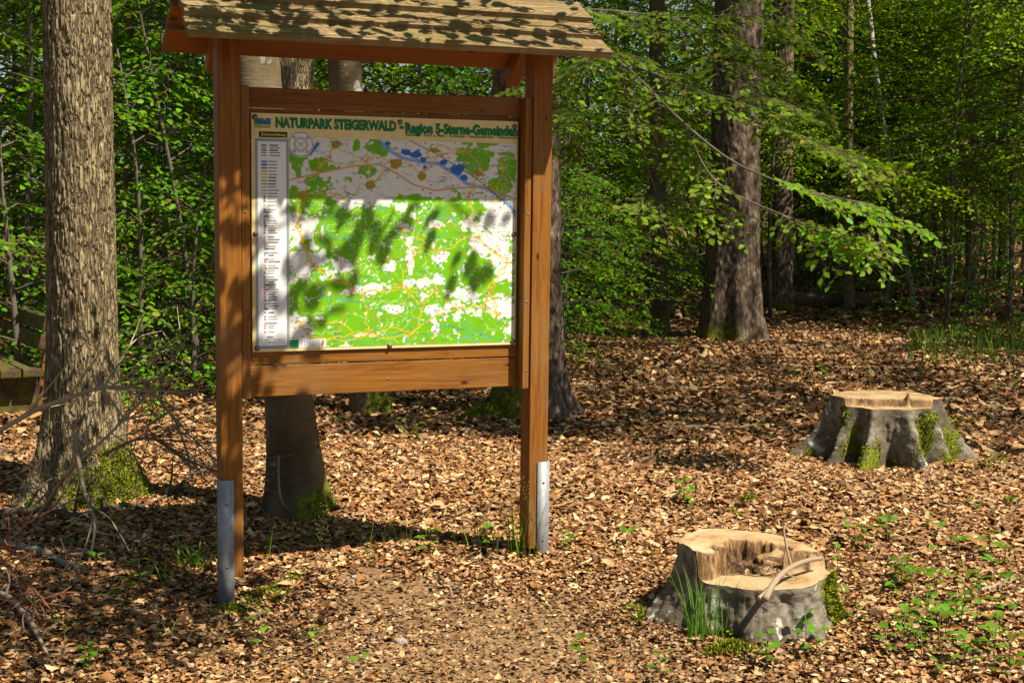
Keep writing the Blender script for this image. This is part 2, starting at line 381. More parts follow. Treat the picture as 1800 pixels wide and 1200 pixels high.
# ------------------------------------------------------------------ information board
YAW = math.radians(22)
SO = aty(405, 600, 5.30); SO[2] = 0
SD = np.array([math.cos(YAW), math.sin(YAW), 0]); SN = np.array([math.sin(YAW), -math.cos(YAW), 0])
def shit(x, y, nn):
    dr = ray(x, y); t = ((SO + SN * nn - Cv) @ SN) / (dr @ SN); q = Cv + dr * t - SO; return q @ SD, q[2]
sign = thing('information_board', 'roofed wooden information board with a regional map on two posts', 'notice board', SO, YAW)
def sbox(name, u0, u1, n0, n1, z0, z1, mat, along='u', bevel=0.003, parent=sign, rx=0.0):
    """box in board coordinates; its mesh has local x along the grain"""
    c = ((u0 + u1) / 2, -(n0 + n1) / 2, (z0 + z1) / 2); du, dn, dz = u1 - u0, n1 - n0, z1 - z0
    if along == 'u': o = obj(name, box_mesh(name, (du, dn, dz), mat, bevel), parent, c)
    else: o = obj(name, box_mesh(name, (dz, dn, du), mat, bevel), parent, c, (0, -math.pi / 2, 0))
    return o
sbox('post', -0.048, 0.035, -0.05, 0.05, 0.075, 2.19, M['stain'], 'z', 0.005)
sbox('post', 1.200, 1.281, -0.05, 0.05, 0.085, 2.19, M['stain'], 'z', 0.005)
for s_, ua, ub, zt, zb in ((-1, -0.056, -0.002, 0.45, -0.12), (1, 1.236, 1.288, 0.445, -0.12)):   # angle irons wrapped round the outer front corners
    p = MB(); t_ = 0.005
    def bx(u0, u1, n0, n1, z0, z1):
        V = [(u, -n, z) for z in (z0, z1) for n in (n0, n1) for u in (u0, u1)]
        p.add(V, [(0, 2, 3, 1), (4, 5, 7, 6), (0, 1, 5, 4), (2, 6, 7, 3), (0, 4, 6, 2), (1, 3, 7, 5)])
    bx(ua, ub, 0.0515, 0.0515 + t_, zb, zt)
    if s_ < 0: bx(ua - 0.0, ua + t_, 0.005, 0.0513, zb, zt + 0.004)
    else: bx(ub - t_, ub, 0.005, 0.0513, zb, zt + 0.004)
    o = obj('post_shoe', p.mesh('post_shoe', M['steel'], False), sign)
    o['label'] = 'galvanised steel angle iron bolted to the post foot'
    for zz in (0.12, 0.36):
        q = MB(); q.tube([((ua + ub) / 2, -0.0562, zz), ((ua + ub) / 2, -0.0592, zz)], 0.0045, 8); obj('bolt', q.mesh('bolt', M['screw'], False), o)
sbox('batten', 0.037, 0.068, -0.045, 0.040, 0.752, 1.913, M['stain'], 'z')
sbox('batten', 1.169, 1.198, -0.045, 0.040, 0.747, 1.910, M['stain'], 'z')
PF = -0.020                                                     # front of the planks
rows = [(0.750, 0.868), (0.873, 0.990), (0.994, 1.11), (1.114, 1.23), (1.234, 1.35), (1.354, 1.47), (1.474, 1.59), (1.594, 1.71), (1.714, 1.8345), (1.8375, 1.912)]
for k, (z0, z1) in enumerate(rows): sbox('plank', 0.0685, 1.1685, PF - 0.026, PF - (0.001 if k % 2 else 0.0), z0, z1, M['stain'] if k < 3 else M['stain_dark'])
# roof: ridge along u, three lapped planks on each slope
SL = math.radians(38.5); U0, U1 = -0.195, 1.413
for side in (1, -1):
    for k in range(3):
        w = 0.150; lap = math.radians(10)
        me = box_mesh('roof_plank', (U1 - U0, w, 0.026), [M['stain_red'], M['roof']], 0.0015, 0, 1)
        for v in me.vertices: v.co.z += 0.002 * math.sin(v.co.x * 3.1 + k * 2)
        s0 = -0.004 + 0.121 * k                                   # distance of the lower edge up the slope
        ang = SL - lap
        n_edge = 0.305 - s0 * math.cos(SL); z_edge = 2.052 + s0 * math.sin(SL) + 0.012
        cn = n_edge - math.cos(ang) * w / 2; cz = z_edge + math.sin(ang) * w / 2
        o = obj('roof_plank', me, sign, ((U0 + U1) / 2 + (0.004 if k == 1 else 0), -side * cn, cz), (ang, 0, 0 if side == 1 else math.pi))
for uu in (-0.006, 1.2405):                                        # rafters at both posts
    for side in (1, -1):
        L, cn, cz = (0.345, 0.145, 2.110) if side < 0 else (0.18, 0.075, 2.168)
        me = box_mesh('rafter', (L, 0.052, 0.06), M['stain_red'], 0.003)
        o = obj('rafter', me, sign, (uu, -side * cn, cz), None)
        o.matrix_local = Matrix.Translation((uu, -side * (cn + 0.02), cz - 0.004)) @ Matrix.Rotation(-side * math.pi / 2, 4, 'Z') @ Matrix.Rotation(SL, 4, 'Y')
sbox('ridge_beam', U0 + 0.02, U1 - 0.02, -0.022, 0.022, 2.19, 2.245, M['stain_red'])
# needles and crumbs caught along the plank edges
nd = MB()
for k in range(3):
    s0 = -0.004 + 0.121 * k
    for _ in range(190):
        u = rng.uniform(U0, U1); s = s0 + (0.004 if rng.random() < 0.6 else rng.uniform(0.01, 0.12)); nn = 0.305 - s * math.cos(SL); zz = 2.052 + s * math.sin(SL) + 0.034 - (s - s0) * 0.17
        a = rng.uniform(0, math.pi); l = rng.uniform(0.012, 0.04); dv = np.array([math.cos(a) * l, math.sin(a) * l * math.cos(SL) * 0.8, math.sin(a) * l * math.sin(SL) * 0.6])
        c = np.array([u, -nn, zz]); nd.add([c - dv / 2, c + dv / 2, c + dv / 2 + (0.001, 0.001, 0.0018), c - dv / 2 + (0.001, 0.001, 0.0018)], [(0, 1, 2, 3)], None, random.choice([(0.36, 0.17, 0.05), (0.45, 0.30, 0.12), (0.22, 0.11, 0.04), (0.12, 0.10, 0.03)]))
tag(obj('needle_litter', nd.mesh('needle_litter', M['litter'], False), sign), kind='stuff')

# nail heads in the visible planks
def nail(u, z, nn):
    q = MB(); q.tube([(u, -nn, z), (u, -(nn + 0.0012), z)], 0.0042, 8); obj('nail', q.mesh('nail', M['screw'], False), sign)
for u, z in ((0.085, 0.785), (0.085, 0.835), (1.15, 0.780), (1.15, 0.84), (0.62, 0.80), (0.09, 0.895), (1.15, 0.90), (0.09, 1.885), (1.145, 1.88), (0.6, 1.875)): nail(u, z, PF + 0.0002)
for u in (0.052, 1.184):
    for z in (0.82, 1.10, 1.45, 1.80): nail(u, z, 0.0402)

# map panel
pu0, pu1, pz0, pz1 = 0.0855, 1.157, 0.922, 1.817
FRONT = PF + 0.009
panel = sbox('map_panel', pu0, pu1, PF + 0.001, FRONT, pz0, pz1, M['cream'], 'u', 0.001)
panel['label'] = 'cream map panel with green lettering and a green and white map'
pinv = Matrix.Translation(panel.location).inverted()
def on_panel(o): o.parent = panel; o.matrix_parent_inverse = pinv; return o
def sheet(name, u0, u1, z0, z1, lift, mat, parent=None):
    y = -(FRONT + lift); V = [(u0, y, z0), (u1, y, z0), (u1, y, z1), (u0, y, z1)]
    return on_panel(obj(name, mesh_np(name, V, [np.array([[0, 1, 2, 3]])], mat, smooth_shade=False)))
def disc(name, u, z, r0, r1, lift, mat, k=32):
    y = -(FRONT + lift); th = np.arange(k) * 2 * math.pi / k
    V = np.concatenate([np.stack([u + r * np.cos(th), np.full(k, y), z + r * np.sin(th)], -1) for r in (r0, r1)]); j = np.arange(k); j2 = (j + 1) % k
    return on_panel(obj(name, mesh_np(name, V, [np.stack([j, j2, k + j2, k + j], -1)], mat, smooth_shade=False)))
_capH = None
def text_mesh(s, bold):
    c = bpy.data.curves.new('txt', 'FONT'); c.body = s; c.size = 1.0; c.offset = bold; c.resolution_u = 3; c.fill_mode = 'FRONT'
    o = bpy.data.objects.new('txt', c); COL.objects.link(o); bpy.context.view_layer.update()
    me = bpy.data.meshes.new_from_object(o.evaluated_get(bpy.context.evaluated_depsgraph_get())); bpy.data.objects.remove(o); bpy.data.curves.remove(c)
    return me
def text(s, u0, u1, base, cap, lift, mat, bold=0.0, dx=0.0, dz=0.0, skew=0.0, name='lettering'):
    me = text_mesh(s, bold); n = len(me.vertices); V = np.empty(n * 3, np.float32); me.vertices.foreach_get('co', V); V = V.reshape(-1, 3)
    sx = (u1 - u0) / (V[:, 0].max() - V[:, 0].min()); x = (V[:, 0] - V[:, 0].min()) * sx; z = V[:, 1] * cap / 0.73
    W = np.stack([u0 + x + dx, np.full(n, -(FRONT + lift)), base + z + dz + skew * x], -1)
    me.vertices.foreach_set('co', W.astype(np.float32).ravel()); me.materials.clear(); me.materials.append(mat); me.update()
    return on_panel(obj(name, me))
def px_u(x, y=260): return shit(x, y, FRONT)[0]
for (s, xa, xb, yb, yt) in (('NATURPARK STEIGERWALD', 484, 696, 223, 207), ('-', 702, 709, 229, 213), ('Region 5-Sterne-Gemeinden', 712, 909, 232.5, 216.5)):
    ua, za = shit(xa, yb, FRONT); ub, _ = shit(xb, yb, FRONT); zt = shit(xa, yt, FRONT)[1]
    w = 0.05
    text(s, ua, ub, za, (zt - za) * 1.08, 0.0012, M['black_ink'], w, 0.0016, -0.0016, name='letter_shadow'); text(s, ua, ub, za, (zt - za) * 1.08, 0.0018, M['green_ink'], w)
ua, za = shit(713, 239, FRONT); ub, _ = shit(909, 247, FRONT)
text('Eltmann - Sand a. Main - Knetzgau - Rauhenebrach - Oberaurach', ua, ub, za, 0.0105, 0.0018, M['green_ink'], 0.02, name='small_lettering')
# park logo: sky, hills, rim and its name
la, lz1 = shit(447, 207, FRONT); lb, lz0 = shit(476, 219, FRONT)
V = []; y = -(FRONT + 0.0014)
def poly(name, pts, lift, mat):
    me = bpy.data.meshes.new(name); me.from_pydata([(u, -(FRONT + lift), z) for u, z in pts], [], [list(range(len(pts)))]); me.materials.append(mat); return on_panel(obj(name, me))
w_, h_ = lb - la, lz1 - lz0
poly('logo_sky', [(la, lz0), (lb, lz0), (lb, lz1 - h_ * .05), (la + w_ * .6, lz1), (la, lz1 - h_ * .12)], 0.0010, M['blue_ink'])
poly('logo_hill', [(la, lz0)] + [(lb, lz0)] + [(la + w_ * t, lz0 + h_ * (0.36 + 0.22 * math.sin(t * 5 + .6))) for t in np.linspace(1, 0, 14)], 0.0014, M['green_ink'])
poly('logo_hill', [(la, lz0 - h_ * .15)] + [(lb, lz0 - h_ * .15)] + [(la + w_ * t, lz0 + h_ * (0.10 + 0.2 * math.sin(t * 4 + 2.6))) for t in np.linspace(1, 0, 14)], 0.0018, M['lime_ink'])
disc('logo_sun', la + w_ * .62, lz1 - h_ * .1, 0.0, h_ * .16, 0.0018, M['yellow_ink'], 12)
text('STEIGERWALD', la, lb, lz0 - 0.013, 0.0075, 0.0018, M['black_ink'], 0.01, name='logo_lettering')
# legend
ga, gz1 = shit(447, 241, FRONT); gb, gz0 = shit(506.5, 612, FRONT)
gb = px_u(507); gz1 = shit(448, 243, FRONT)[1]; gz0 = pz0 + 0.012; ga = pu0 + 0.014
sheet('legend_border', ga, gb, gz0, gz1, 0.0009, M['grey_ink'])
bar_a, bz0 = shit(455, 241, FRONT); bar_b, bz1 = px_u(505), shit(455, 231, FRONT)[1]
sheet('legend_title_bar', bar_a, bar_b, bz0, bz1, 0.0012, M['black_ink'])
text('Zeichenerklärung:', bar_a + 0.008, bar_b - 0.006, bz0 + 0.006, 0.0105, 0.0017, M['yellow_ink'], 0.016)

# the printed map and legend, painted into a fine grid of vertex colours
def paint_map():
    g = np.random.default_rng(5)
    NX, NY = 310, 288
    X, Y = np.meshgrid(np.linspace(0, 1, NX), np.linspace(0, 1, NY))           # Y = 0 at the bottom
    P = np.stack([X, Y, X * 0], -1)
    wob = (fbm(P * 12, 4, 3) - 0.5) * 0.75 + (fbm(P * 42, 3, 8) - 0.5) * 0.62
    white = np.array([0.72, 0.72, 0.69]); green = np.array([0.155, 0.43, 0.006])
    img = np.ones((NY, NX, 3)) * white
    ph = lambda x, yy: ((x - 507) / 401.0, 1 - (yy - (243 + (x - 507) * 0.022)) / (369 - (x - 507) * 0.035))
    def blobs(lst, wb=1.0):
        m = np.zeros_like(X)
        for (x, yy, rx, ry) in lst:
            u, v = ph(x, yy); m = np.maximum(m, 1.0 - np.hypot((X - u) / (rx / 401), (Y - v) / (ry / 369)) + wob * wb * 2.0)
        return m
    gm = blobs([(760, 470, 190, 105), (600, 420, 90, 75), (640, 520, 120, 60), (560, 360, 60, 30), (790, 370, 60, 24), (700, 580, 150, 48), (840, 585, 80, 40), (860, 500, 60, 40), (545, 520, 45, 45), (600, 590, 60, 30), (830, 275, 36, 26), (890, 290, 22, 30), (655, 262, 26, 18), (640, 300, 16, 14), (560, 290, 24, 12), (620, 255, 8, 16), (548, 320, 14, 14), (520, 290, 12, 20), (880, 320, 26, 16), (720, 350, 40, 10), (850, 250, 26, 12), (520, 350, 16, 20)])
    wm = blobs([(530, 400, 30, 30), (545, 455, 45, 20), (650, 508, 56, 12), (740, 500, 50, 16), (820, 520, 50, 18), (880, 545, 34, 24), (860, 430, 50, 30), (885, 470, 30, 40), (715, 455, 9, 45), (680, 470, 16, 14), (770, 455, 22, 12), (765, 395, 20, 9), (835, 400, 24, 14), (760, 570, 9, 26), (520, 585, 26, 28), (640, 590, 24, 8), (880, 395, 36, 26), (900, 585, 20, 12), (690, 545, 20, 9), (620, 345, 60, 22), (530, 480, 16, 14), (595, 470, 20, 12)])
    gmask = (gm > 0.02) & (wm < 0.30) & (fbm(P * 50, 3, 55) < 0.76)
    img[gmask] = green * (0.92 + 0.16 * fbm(P[gmask] * 30, 2, 4))[:, None]
    def line(pts, w, c, dash=0):
        pts = np.asarray(pts); d = np.full(X.shape, 9.0); run = 0.0
        for a, b in zip(pts[:-1], pts[1:]):
            ab = b - a; L = np.hypot(*ab) + 1e-9
            x0, x1 = min(a[0], b[0]) - 2 * w, max(a[0], b[0]) + 2 * w; y0, y1 = min(a[1], b[1]) - 2 * w, max(a[1], b[1]) + 2 * w
            i0, i1 = max(0, int(y0 * NY) - 1), min(NY, int(y1 * NY) + 2); j0, j1 = max(0, int(x0 * NX) - 1), min(NX, int(x1 * NX) + 2)
            if i1 <= i0 or j1 <= j0: run += L; continue
            xs, ys = X[i0:i1, j0:j1], Y[i0:i1, j0:j1]
            t = np.clip(((xs - a[0]) * ab[0] + (ys - a[1]) * ab[1]) / L ** 2, 0, 1); dd = np.hypot(xs - a[0] - t * ab[0], ys - a[1] - t * ab[1])
            if dash: dd = np.where(((run + t * L) // dash) % 2 < 1, dd, 9.0)
            d[i0:i1, j0:j1] = np.minimum(d[i0:i1, j0:j1], dd); run += L
        m = np.clip((w * 1.3 - d) / (w * 0.7), 0, 1)[..., None]
        img[:] = img * (1 - m) + np.asarray(c) * m
    def wig(a, b, n=9, amp=0.03):
        a = np.asarray(a); b = np.asarray(b); t = np.linspace(0, 1, n); pr = np.array([-(b - a)[1], (b - a)[0]])
        o = np.cumsum(g.normal(0, 1, n)); o = o - o[0] - t * (o[-1] - o[0])
        return a + (b - a) * t[:, None] + pr * (o * amp)[:, None]
    # field tracks in the white, forest tracks in the green
    for _ in range(300):
        a = g.uniform(0, 1, 2); th = g.choice([0.4, 1.9, 1.2, 2.7]) + g.normal(0, .2); L = g.uniform(.03, .12)
        b = a + L * np.array([math.cos(th), math.sin(th)]); i = int(np.clip(a[1], 0, .999) * NY); j = int(np.clip(a[0], 0, .999) * NX)
        if gmask[i, j]: line(wig(a, b, 8, .12), 0.0010, (0.50, 0.72, 0.28))
        else: line(wig(a, b, 5, .03), 0.0010, (0.52, 0.48, 0.40))
    # water
    riv = [ph(*q) for q in ((655, 240), (672, 262), (700, 278), (735, 285), (765, 288), (800, 308), (815, 322), (850, 330), (880, 345), (900, 365), (908, 380))]
    line(wig((0, .93), (.12, .97), 9, .08), 0.008, (0.04, 0.17, 0.55)); line(riv, 0.008, (0.10, 0.24, 0.60)); line(riv, 0.004, (0.25, 0.42, 0.72))
    bm = blobs([(675, 253, 6, 5), (708, 268, 10, 6), (726, 272, 12, 8), (738, 282, 9, 9), (742, 294, 7, 7), (775, 285, 7, 5), (800, 298, 13, 11), (812, 312, 7, 7), (522, 253, 9, 4), (703, 267, 5, 5)], .6)
    img[bm > 0.1] = (0.03, 0.14, 0.52)
    for _ in range(26): a = g.uniform(0, 1, 2); line(wig(a, a + g.normal(0, .06, 2), 8, .09), 0.0014, (0.12, 0.30, 0.66))
    towns = [ph(*q) for q in ((585, 255), (570, 283), (640, 278), (690, 288), (735, 308), (645, 325), (530, 345), (555, 300), (750, 262), (840, 303), (815, 265), (775, 270), (880, 280), (550, 470), (700, 505), (760, 512), (635, 515), (740, 540), (720, 590), (800, 545), (860, 515), (880, 560), (840, 420), (870, 445), (895, 465), (720, 445), (760, 440), (520, 565), (540, 590), (640, 590), (850, 545), (530, 425), (600, 350), (820, 345), (880, 350), (520, 395), (700, 400))]
    tw = np.array(towns)
    for i, a in enumerate(tw):
        d = np.hypot(*(tw - a).T); o = np.argsort(d)[1:4]
        for j in o:
            if j > i or g.random() < .3:
                w = wig(a, tw[j], 11, .05); line(w, 0.0026, (0.40, 0.26, 0.03)); line(w, 0.0017, (0.72, 0.55, 0.05))
    for pts in (((507, 318), (560, 305), (620, 292), (660, 290), (690, 305), (720, 325), (760, 335), (800, 330), (850, 328), (908, 350)),):
        w = np.array([ph(*q) for q in pts]); w = np.array([np.interp(np.linspace(0, len(w) - 1, 40), np.arange(len(w)), w[:, k]) for k in (0, 1)]).T
        line(w, 0.0040, (0.50, 0.20, 0.05)); line(w, 0.0016, (0.72, 0.40, 0.10))
    line([ph(700, 241), ph(760, 270), ph(830, 310), ph(908, 372)], 0.0022, (0.06, 0.05, 0.05))
    tm = blobs([(690, 289, 13, 12), (735, 310, 11, 11), (838, 305, 11, 9), (585, 256, 9, 8), (645, 325, 9, 7), (530, 347, 8, 8), (755, 263, 9, 6)], .8)
    img[tm > 0.15] = (0.36, 0.25, 0.02)
    for a in tw:
        for _ in range(7):
            c = a + g.normal(0, .011, 2); line([c, c + (0.004, 0.002)], 0.0035, (0.42, 0.29, 0.03))
    # waymarked trails
    for c, dash in (((0.55, 0.10, 0.08), 0.010), ((0.03, 0.25, 0.45), 0.012), ((0.02, 0.35, 0.30), 0.012), ((0.50, 0.25, 0.05), 0.014)):
        for _ in range(9):
            a = g.uniform(0.05, .95, 2); a[1] *= .75; line(wig(a, a + g.normal(0, .2, 2), 16, .05), 0.0019, c, dash)
    line(wig(ph(560, 520), ph(790, 575), 22, .015), 0.0035, (0.02, 0.33, 0.28), 0.010)
    line(wig(ph(770, 575), ph(905, 605), 22, .015), 0.0035, (0.02, 0.33, 0.28), 0.010)
    for _ in range(170):   # symbols
        c = g.uniform(0, 1, 2); line([c, c + (0.003, 0)], 0.0042, [(0.03, 0.16, 0.50), (0.45, 0.30, 0.03), (0.03, 0.30, 0.30), (0.5, 0.1, 0.08)][g.integers(4)])
    for _ in range(260):   # place names
        c = g.uniform(0, 1, 2); L = g.uniform(.02, .055); line([c, c + (L, 0)], 0.0017, (0.10, 0.10, 0.10), 0.0045)
        if g.random() < .5: line([c - (0, .008), c + (L * .8, -.008)], 0.0015, (0.10, 0.10, 0.10), 0.004)
    # imprint box in the lower left corner
    a, b = ph(508, 597), ph(568, 612); m = (X < b[0]) & (Y < a[1]); img[m] = (0.80, 0.82, 0.80)
    m2 = (X < ph(522, 600)[0]) & (Y < a[1]); img[m2] = (0.03, 0.30, 0.12)
    for r in range(3): line([(ph(526, 600)[0], a[1] * (.25 + .25 * r)), (b[0] * .82, a[1] * (.25 + .25 * r))], 0.0018, (0.1, 0.1, 0.1), 0.006)
    line([(b[0] * .9, a[1] * .25), (b[0] * .93, a[1] * .75)], 0.005, (0.4, 0.15, 0.05))
    return img
def paint_legend():
    g = np.random.default_rng(8); NX, NY = 60, 380; img = np.ones((NY, NX, 3)) * np.array([0.78, 0.79, 0.80])
    def r(x0, x1, y0, y1, c): img[int((1 - y1) * NY):int((1 - y0) * NY) + 1, int(x0 * NX):int(x1 * NX) + 1] = c
    for k in range(5): r(.14, .30, .018 + k * .012, .0215 + k * .012, (.12, .12, .12)); r(.42, .68 + .1 * g.random(), .018 + k * .012, .0215 + k * .012, (.15, .15, .15))
    y = .095; cols = [(.03, .12, .45)] * 2 + [(.4, .15, .1)] + [(.62, .48, .05)] * 3 + [(.15, .42, .02)] * 2 + [(.5, .45, .4)] * 3
    for c in cols:
        r(.14, .32, y, y + .006, c); r(.38, .6 + .16 * g.random(), y + .001, y + .0045, (.16, .16, .16)); y += .0155
    while y < .93:
        gp = g.choice([.0115, .0115, .013, .02]); s = g.integers(5)
        c = [(.12, .12, .12), (.55, .12, .12), (.10, .22, .55), (.5, .35, .05), (.5, .15, .15)][s if y > .3 else 0]
        cx = .20 + .05 * (s == 0) * g.random(); r(cx, cx + (.06 if g.random() < .8 else .14), y, y + .006, c)
        r(.36, .52 + .24 * g.random(), y + .001, y + .0045, (.18, .18, .18)); y += gp
    r(.30, .5, .955, .958, (.2, .2, .2)); r(.2, .75, .968, .970, (.4, .4, .4)); r(.34, .6, .98, .984, (.2, .2, .2))
    return img
def raster(name, img, c00, c10, c11, c01, lift):
    NY, NX = img.shape[:2]; a, b = np.meshgrid(np.linspace(0, 1, NX), np.linspace(0, 1, NY)); a = a[..., None]; b = b[..., None]
    uz = (np.array(c00) * (1 - a) + np.array(c10) * a) * (1 - b) + (np.array(c01) * (1 - a) + np.array(c11) * a) * b
    V = np.stack([uz[..., 0], np.full((NY, NX), -(FRONT + lift)), uz[..., 1]], -1).reshape(-1, 3)
    i, j = np.meshgrid(np.arange(NY - 1), np.arange(NX - 1), indexing='ij')
    q = np.stack([i * NX + j, i * NX + j + 1, (i + 1) * NX + j + 1, (i + 1) * NX + j], -1).reshape(-1, 4)
    return on_panel(obj(name, mesh_np(name, V, [q], M['print'], col=img.reshape(-1, 3), smooth_shade=False)))
mu0, mu1 = px_u(508), pu1 - 0.006; mz0, mz1 = pz0 + 0.012, shit(508, 240, FRONT)[1]
raster('map_print', paint_map(), (mu0, mz0), (mu1, mz0), (mu1, mz1 - 0.006), (mu0, mz1), 0.0010)
raster('legend_print', paint_legend(), (ga + 0.009, gz0 + 0.011), (gb - 0.009, gz0 + 0.011), (gb - 0.009, gz1 - 0.011), (ga + 0.009, gz1 - 0.011), 0.0014)
# compass rose
cu, cz_ = shit(528.5, 254, FRONT); cr = 0.0485
disc('compass_disc', cu, cz_, 0.0, cr, 0.0020, M['white_ink'], 40)
disc('compass_ring', cu, cz_, cr * .90, cr * .945, 0.0024, M['black_ink'], 40); disc('compass_ring', cu, cz_, cr * .52, cr * .56, 0.0024, M['black_ink'], 40); disc('compass_ring', cu, cz_, cr * .40, cr * .43, 0.0024, M['black_ink'], 40)
for k in range(4):
    a = math.pi / 4 + k * math.pi / 2 + math.radians(4); c, s = math.cos(a), math.sin(a); r1 = cr * .40; r2 = cr * .07
    poly('compass_point', [(cu, cz_), (cu + r2 * math.cos(a - .78), cz_ + r2 * math.sin(a - .78)), (cu + r1 * c, cz_ + r1 * s)], 0.0025, M['black_ink'])
for ch, a in (('N', 45), ('O', -45), ('S', -135), ('W', 135)):
    c = (cu + cr * .73 * math.cos(math.radians(a)), cz_ + cr * .73 * math.sin(math.radians(a))); h = 0.0105
    text(ch, c[0] - h * .45, c[0] + h * .45, c[1] - h / 2, h, 0.0025, M['black_ink'], 0.03, name='compass_letter')
def screw(u, z):
    p = MB(); k = 12; rr = [0.0105, 0.0105, 0.0065, 0.0065, 0.0035]; yy = [0.0, 0.0014, 0.0018, 0.0045, 0.0058]
    th = np.arange(k) * 2 * math.pi / k
    V = np.concatenate([np.stack([u + r * np.cos(th), np.full(k, -(FRONT + 0.0015 + y)), z + r * np.sin(th)], -1) for r, y in zip(rr, yy)] + [np.array([[u, -(FRONT + 0.0075), z]])])
    j = np.arange(k); j2 = (j + 1) % k
    p.add(V, np.concatenate([np.stack([i * k + j, i * k + j2, (i + 1) * k + j2, (i + 1) * k + j], -1) for i in range(4)]), np.stack([4 * k + j, 4 * k + j2, np.full(k, 5 * k)], -1))
    on_panel(obj('screw', p.mesh('screw', M['screw'])))
for x, y in ((448, 206), (703, 215), (904, 223), (449, 411), (903, 412), (452, 612), (685, 607), (901, 600)): screw(*shit(x, y, FRONT))

# ------------------------------------------------------------------ tree trunks
def trunk_mesh(name, mat, r0, height, lean=(0, 0), bend=(0, 0), nu=48, zs=None, bark='beech', flare=0.6, lobes=5, fh=0.25, ph=0.0, seed=1, moss_h=0.3, moss_az=None, taper=0.03, amp=1.0, sink=0.15, moss_lim=0.62, base_slope=None):
    """trunk in local coordinates, base at z = 0; lean is the horizontal drift per metre"""
    if zs is None: zs = np.concatenate([np.linspace(-sink, 0.8, 24, endpoint=False), np.linspace(0.8, height, 40)])
    th = np.arange(nu) * 2 * math.pi / nu
    TH, Z = np.meshgrid(th, zs); zc = np.maximum(Z, 0)
    R = r0 * np.maximum(0.12, 1 - taper * zc)
    lob = 0.5 + 0.5 * np.cos(lobes * (TH + ph + 0.35 * np.sin(2 * TH + seed)) + seed)
    fl = np.exp(-np.maximum(Z, -0.05) / fh)
    R = R + r0 * flare * fl * (0.35 + 0.65 * lob ** 1.3) + r0 * 0.06 * np.cos(2 * TH + seed) + r0 * 0.03 * np.cos(3 * TH + zc * 0.8 + seed)
    cx, sx = np.cos(TH), np.sin(TH)
    P = np.stack([R * cx, R * sx, Z], -1)
    if bark == 'oak':
        q = np.stack([P[..., 0] * 80, P[..., 1] * 80, Z * 10], -1); q = q + (np.stack([fbm(P * [14, 14, 9], 2, seed), fbm(P * [14, 14, 9], 2, seed + 40), fbm(P * [14, 14, 9], 2, seed + 80)], -1) - 0.5) * [1.5, 1.5, 1.0]
        n = np.abs(2 * vnoise(q, seed) - 1); n2 = np.abs(2 * vnoise(q * [1.7, 1.7, 3.6], seed + 3) - 1)
        d = 0.0095 * smooth(0.0, 0.28, n) + 0.004 * smooth(0, 0.3, n2) - 0.010 + 0.010 * (fbm(P * [5, 5, 2], 2, seed + 7) - .5)
    elif bark == 'spruce':
        q = np.stack([P[..., 0] * 26, P[..., 1] * 26, Z * 9], -1); q = q + (fbm(P * 8, 2, seed)[..., None] - 0.5) * 2.5
        n = np.abs(2 * vnoise(q, seed) - 1); d = 0.014 * smooth(0.0, 0.35, n) - 0.008 + 0.03 * (fbm(P * [5, 5, 3], 3, seed + 7) - .5)
    else:
        d = 0.022 * (fbm(P * [6, 6, 3.0], 3, seed + 7) - .5) + 0.003 * (vnoise(P * [10, 10, 60], seed) - .5)
    R = R + d * amp
    ox = lean[0] * zc + bend[0] * zc * zc; oy = lean[1] * zc + bend[1] * zc * zc
    V = np.stack([R * cx + ox, R * sx + oy, Z], -1).reshape(-1, 3)
    nz = len(zs); i, j = np.meshgrid(np.arange(nz - 1), np.arange(nu), indexing='ij'); j2 = (j + 1) % nu
    Qd = np.stack([i * nu + j, i * nu + j2, (i + 1) * nu + j2, (i + 1) * nu + j], -1).reshape(-1, 4)
    ms = moss_lim * (1 - smooth(0.3, 1.0, np.maximum(Z, 0) / max(moss_h, 1e-3) + 0.35 * (vnoise(P * 5, seed + 11) - .5)))
    if moss_az is not None: ms = ms * (0.15 + 0.85 * smooth(-0.1, 0.75, np.cos(TH - moss_az)))
    return mesh_np(name, V, [Qd], mat, moss=ms.reshape(-1))

def zlevels(vis, top, n1, n2, sink=0.15): return np.concatenate([np.linspace(-sink, vis, n1, endpoint=False), np.linspace(vis, top, n2)])

# leaves -------------------------------------------------------------
def leaf_rot(D, N):
    D = D / (np.linalg.norm(D, axis=1)[:, None] + 1e-9); S = np.cross(N, D); S /= np.linalg.norm(S, axis=1)[:, None] + 1e-9
    return D, S, np.cross(D, S)
def leaves6(P, D, N, L, wr=0.62, fold=0.12, curl=0.0):
    """two folded quads per leaf"""
    D, S, U = leaf_rot(D, N); n = len(P); L = np.broadcast_to(L, (n,))
    fold = np.broadcast_to(fold, (n,)); curl = np.broadcast_to(curl, (n,))
    prof = [(0, 0, 0), (0.30, 0.5, 1), (0.72, 0.40, 1), (1, 0, 0), (0.72, -0.40, 1), (0.30, -0.5, 1)]
    V = np.empty((n, 6, 3))
    for k, (x, y, up) in enumerate(prof):
        V[:, k] = P + (L[:, None]) * (x * D + y * wr * S + (up * fold + curl * (x - 0.4) ** 2 * 2)[:, None] * U)
    b = np.arange(n)[:, None] * 6
    Qd = np.concatenate([b + np.array([[0, 3, 2, 1]]), b + np.array([[0, 5, 4, 3]])])
    return V.reshape(-1, 3), Qd
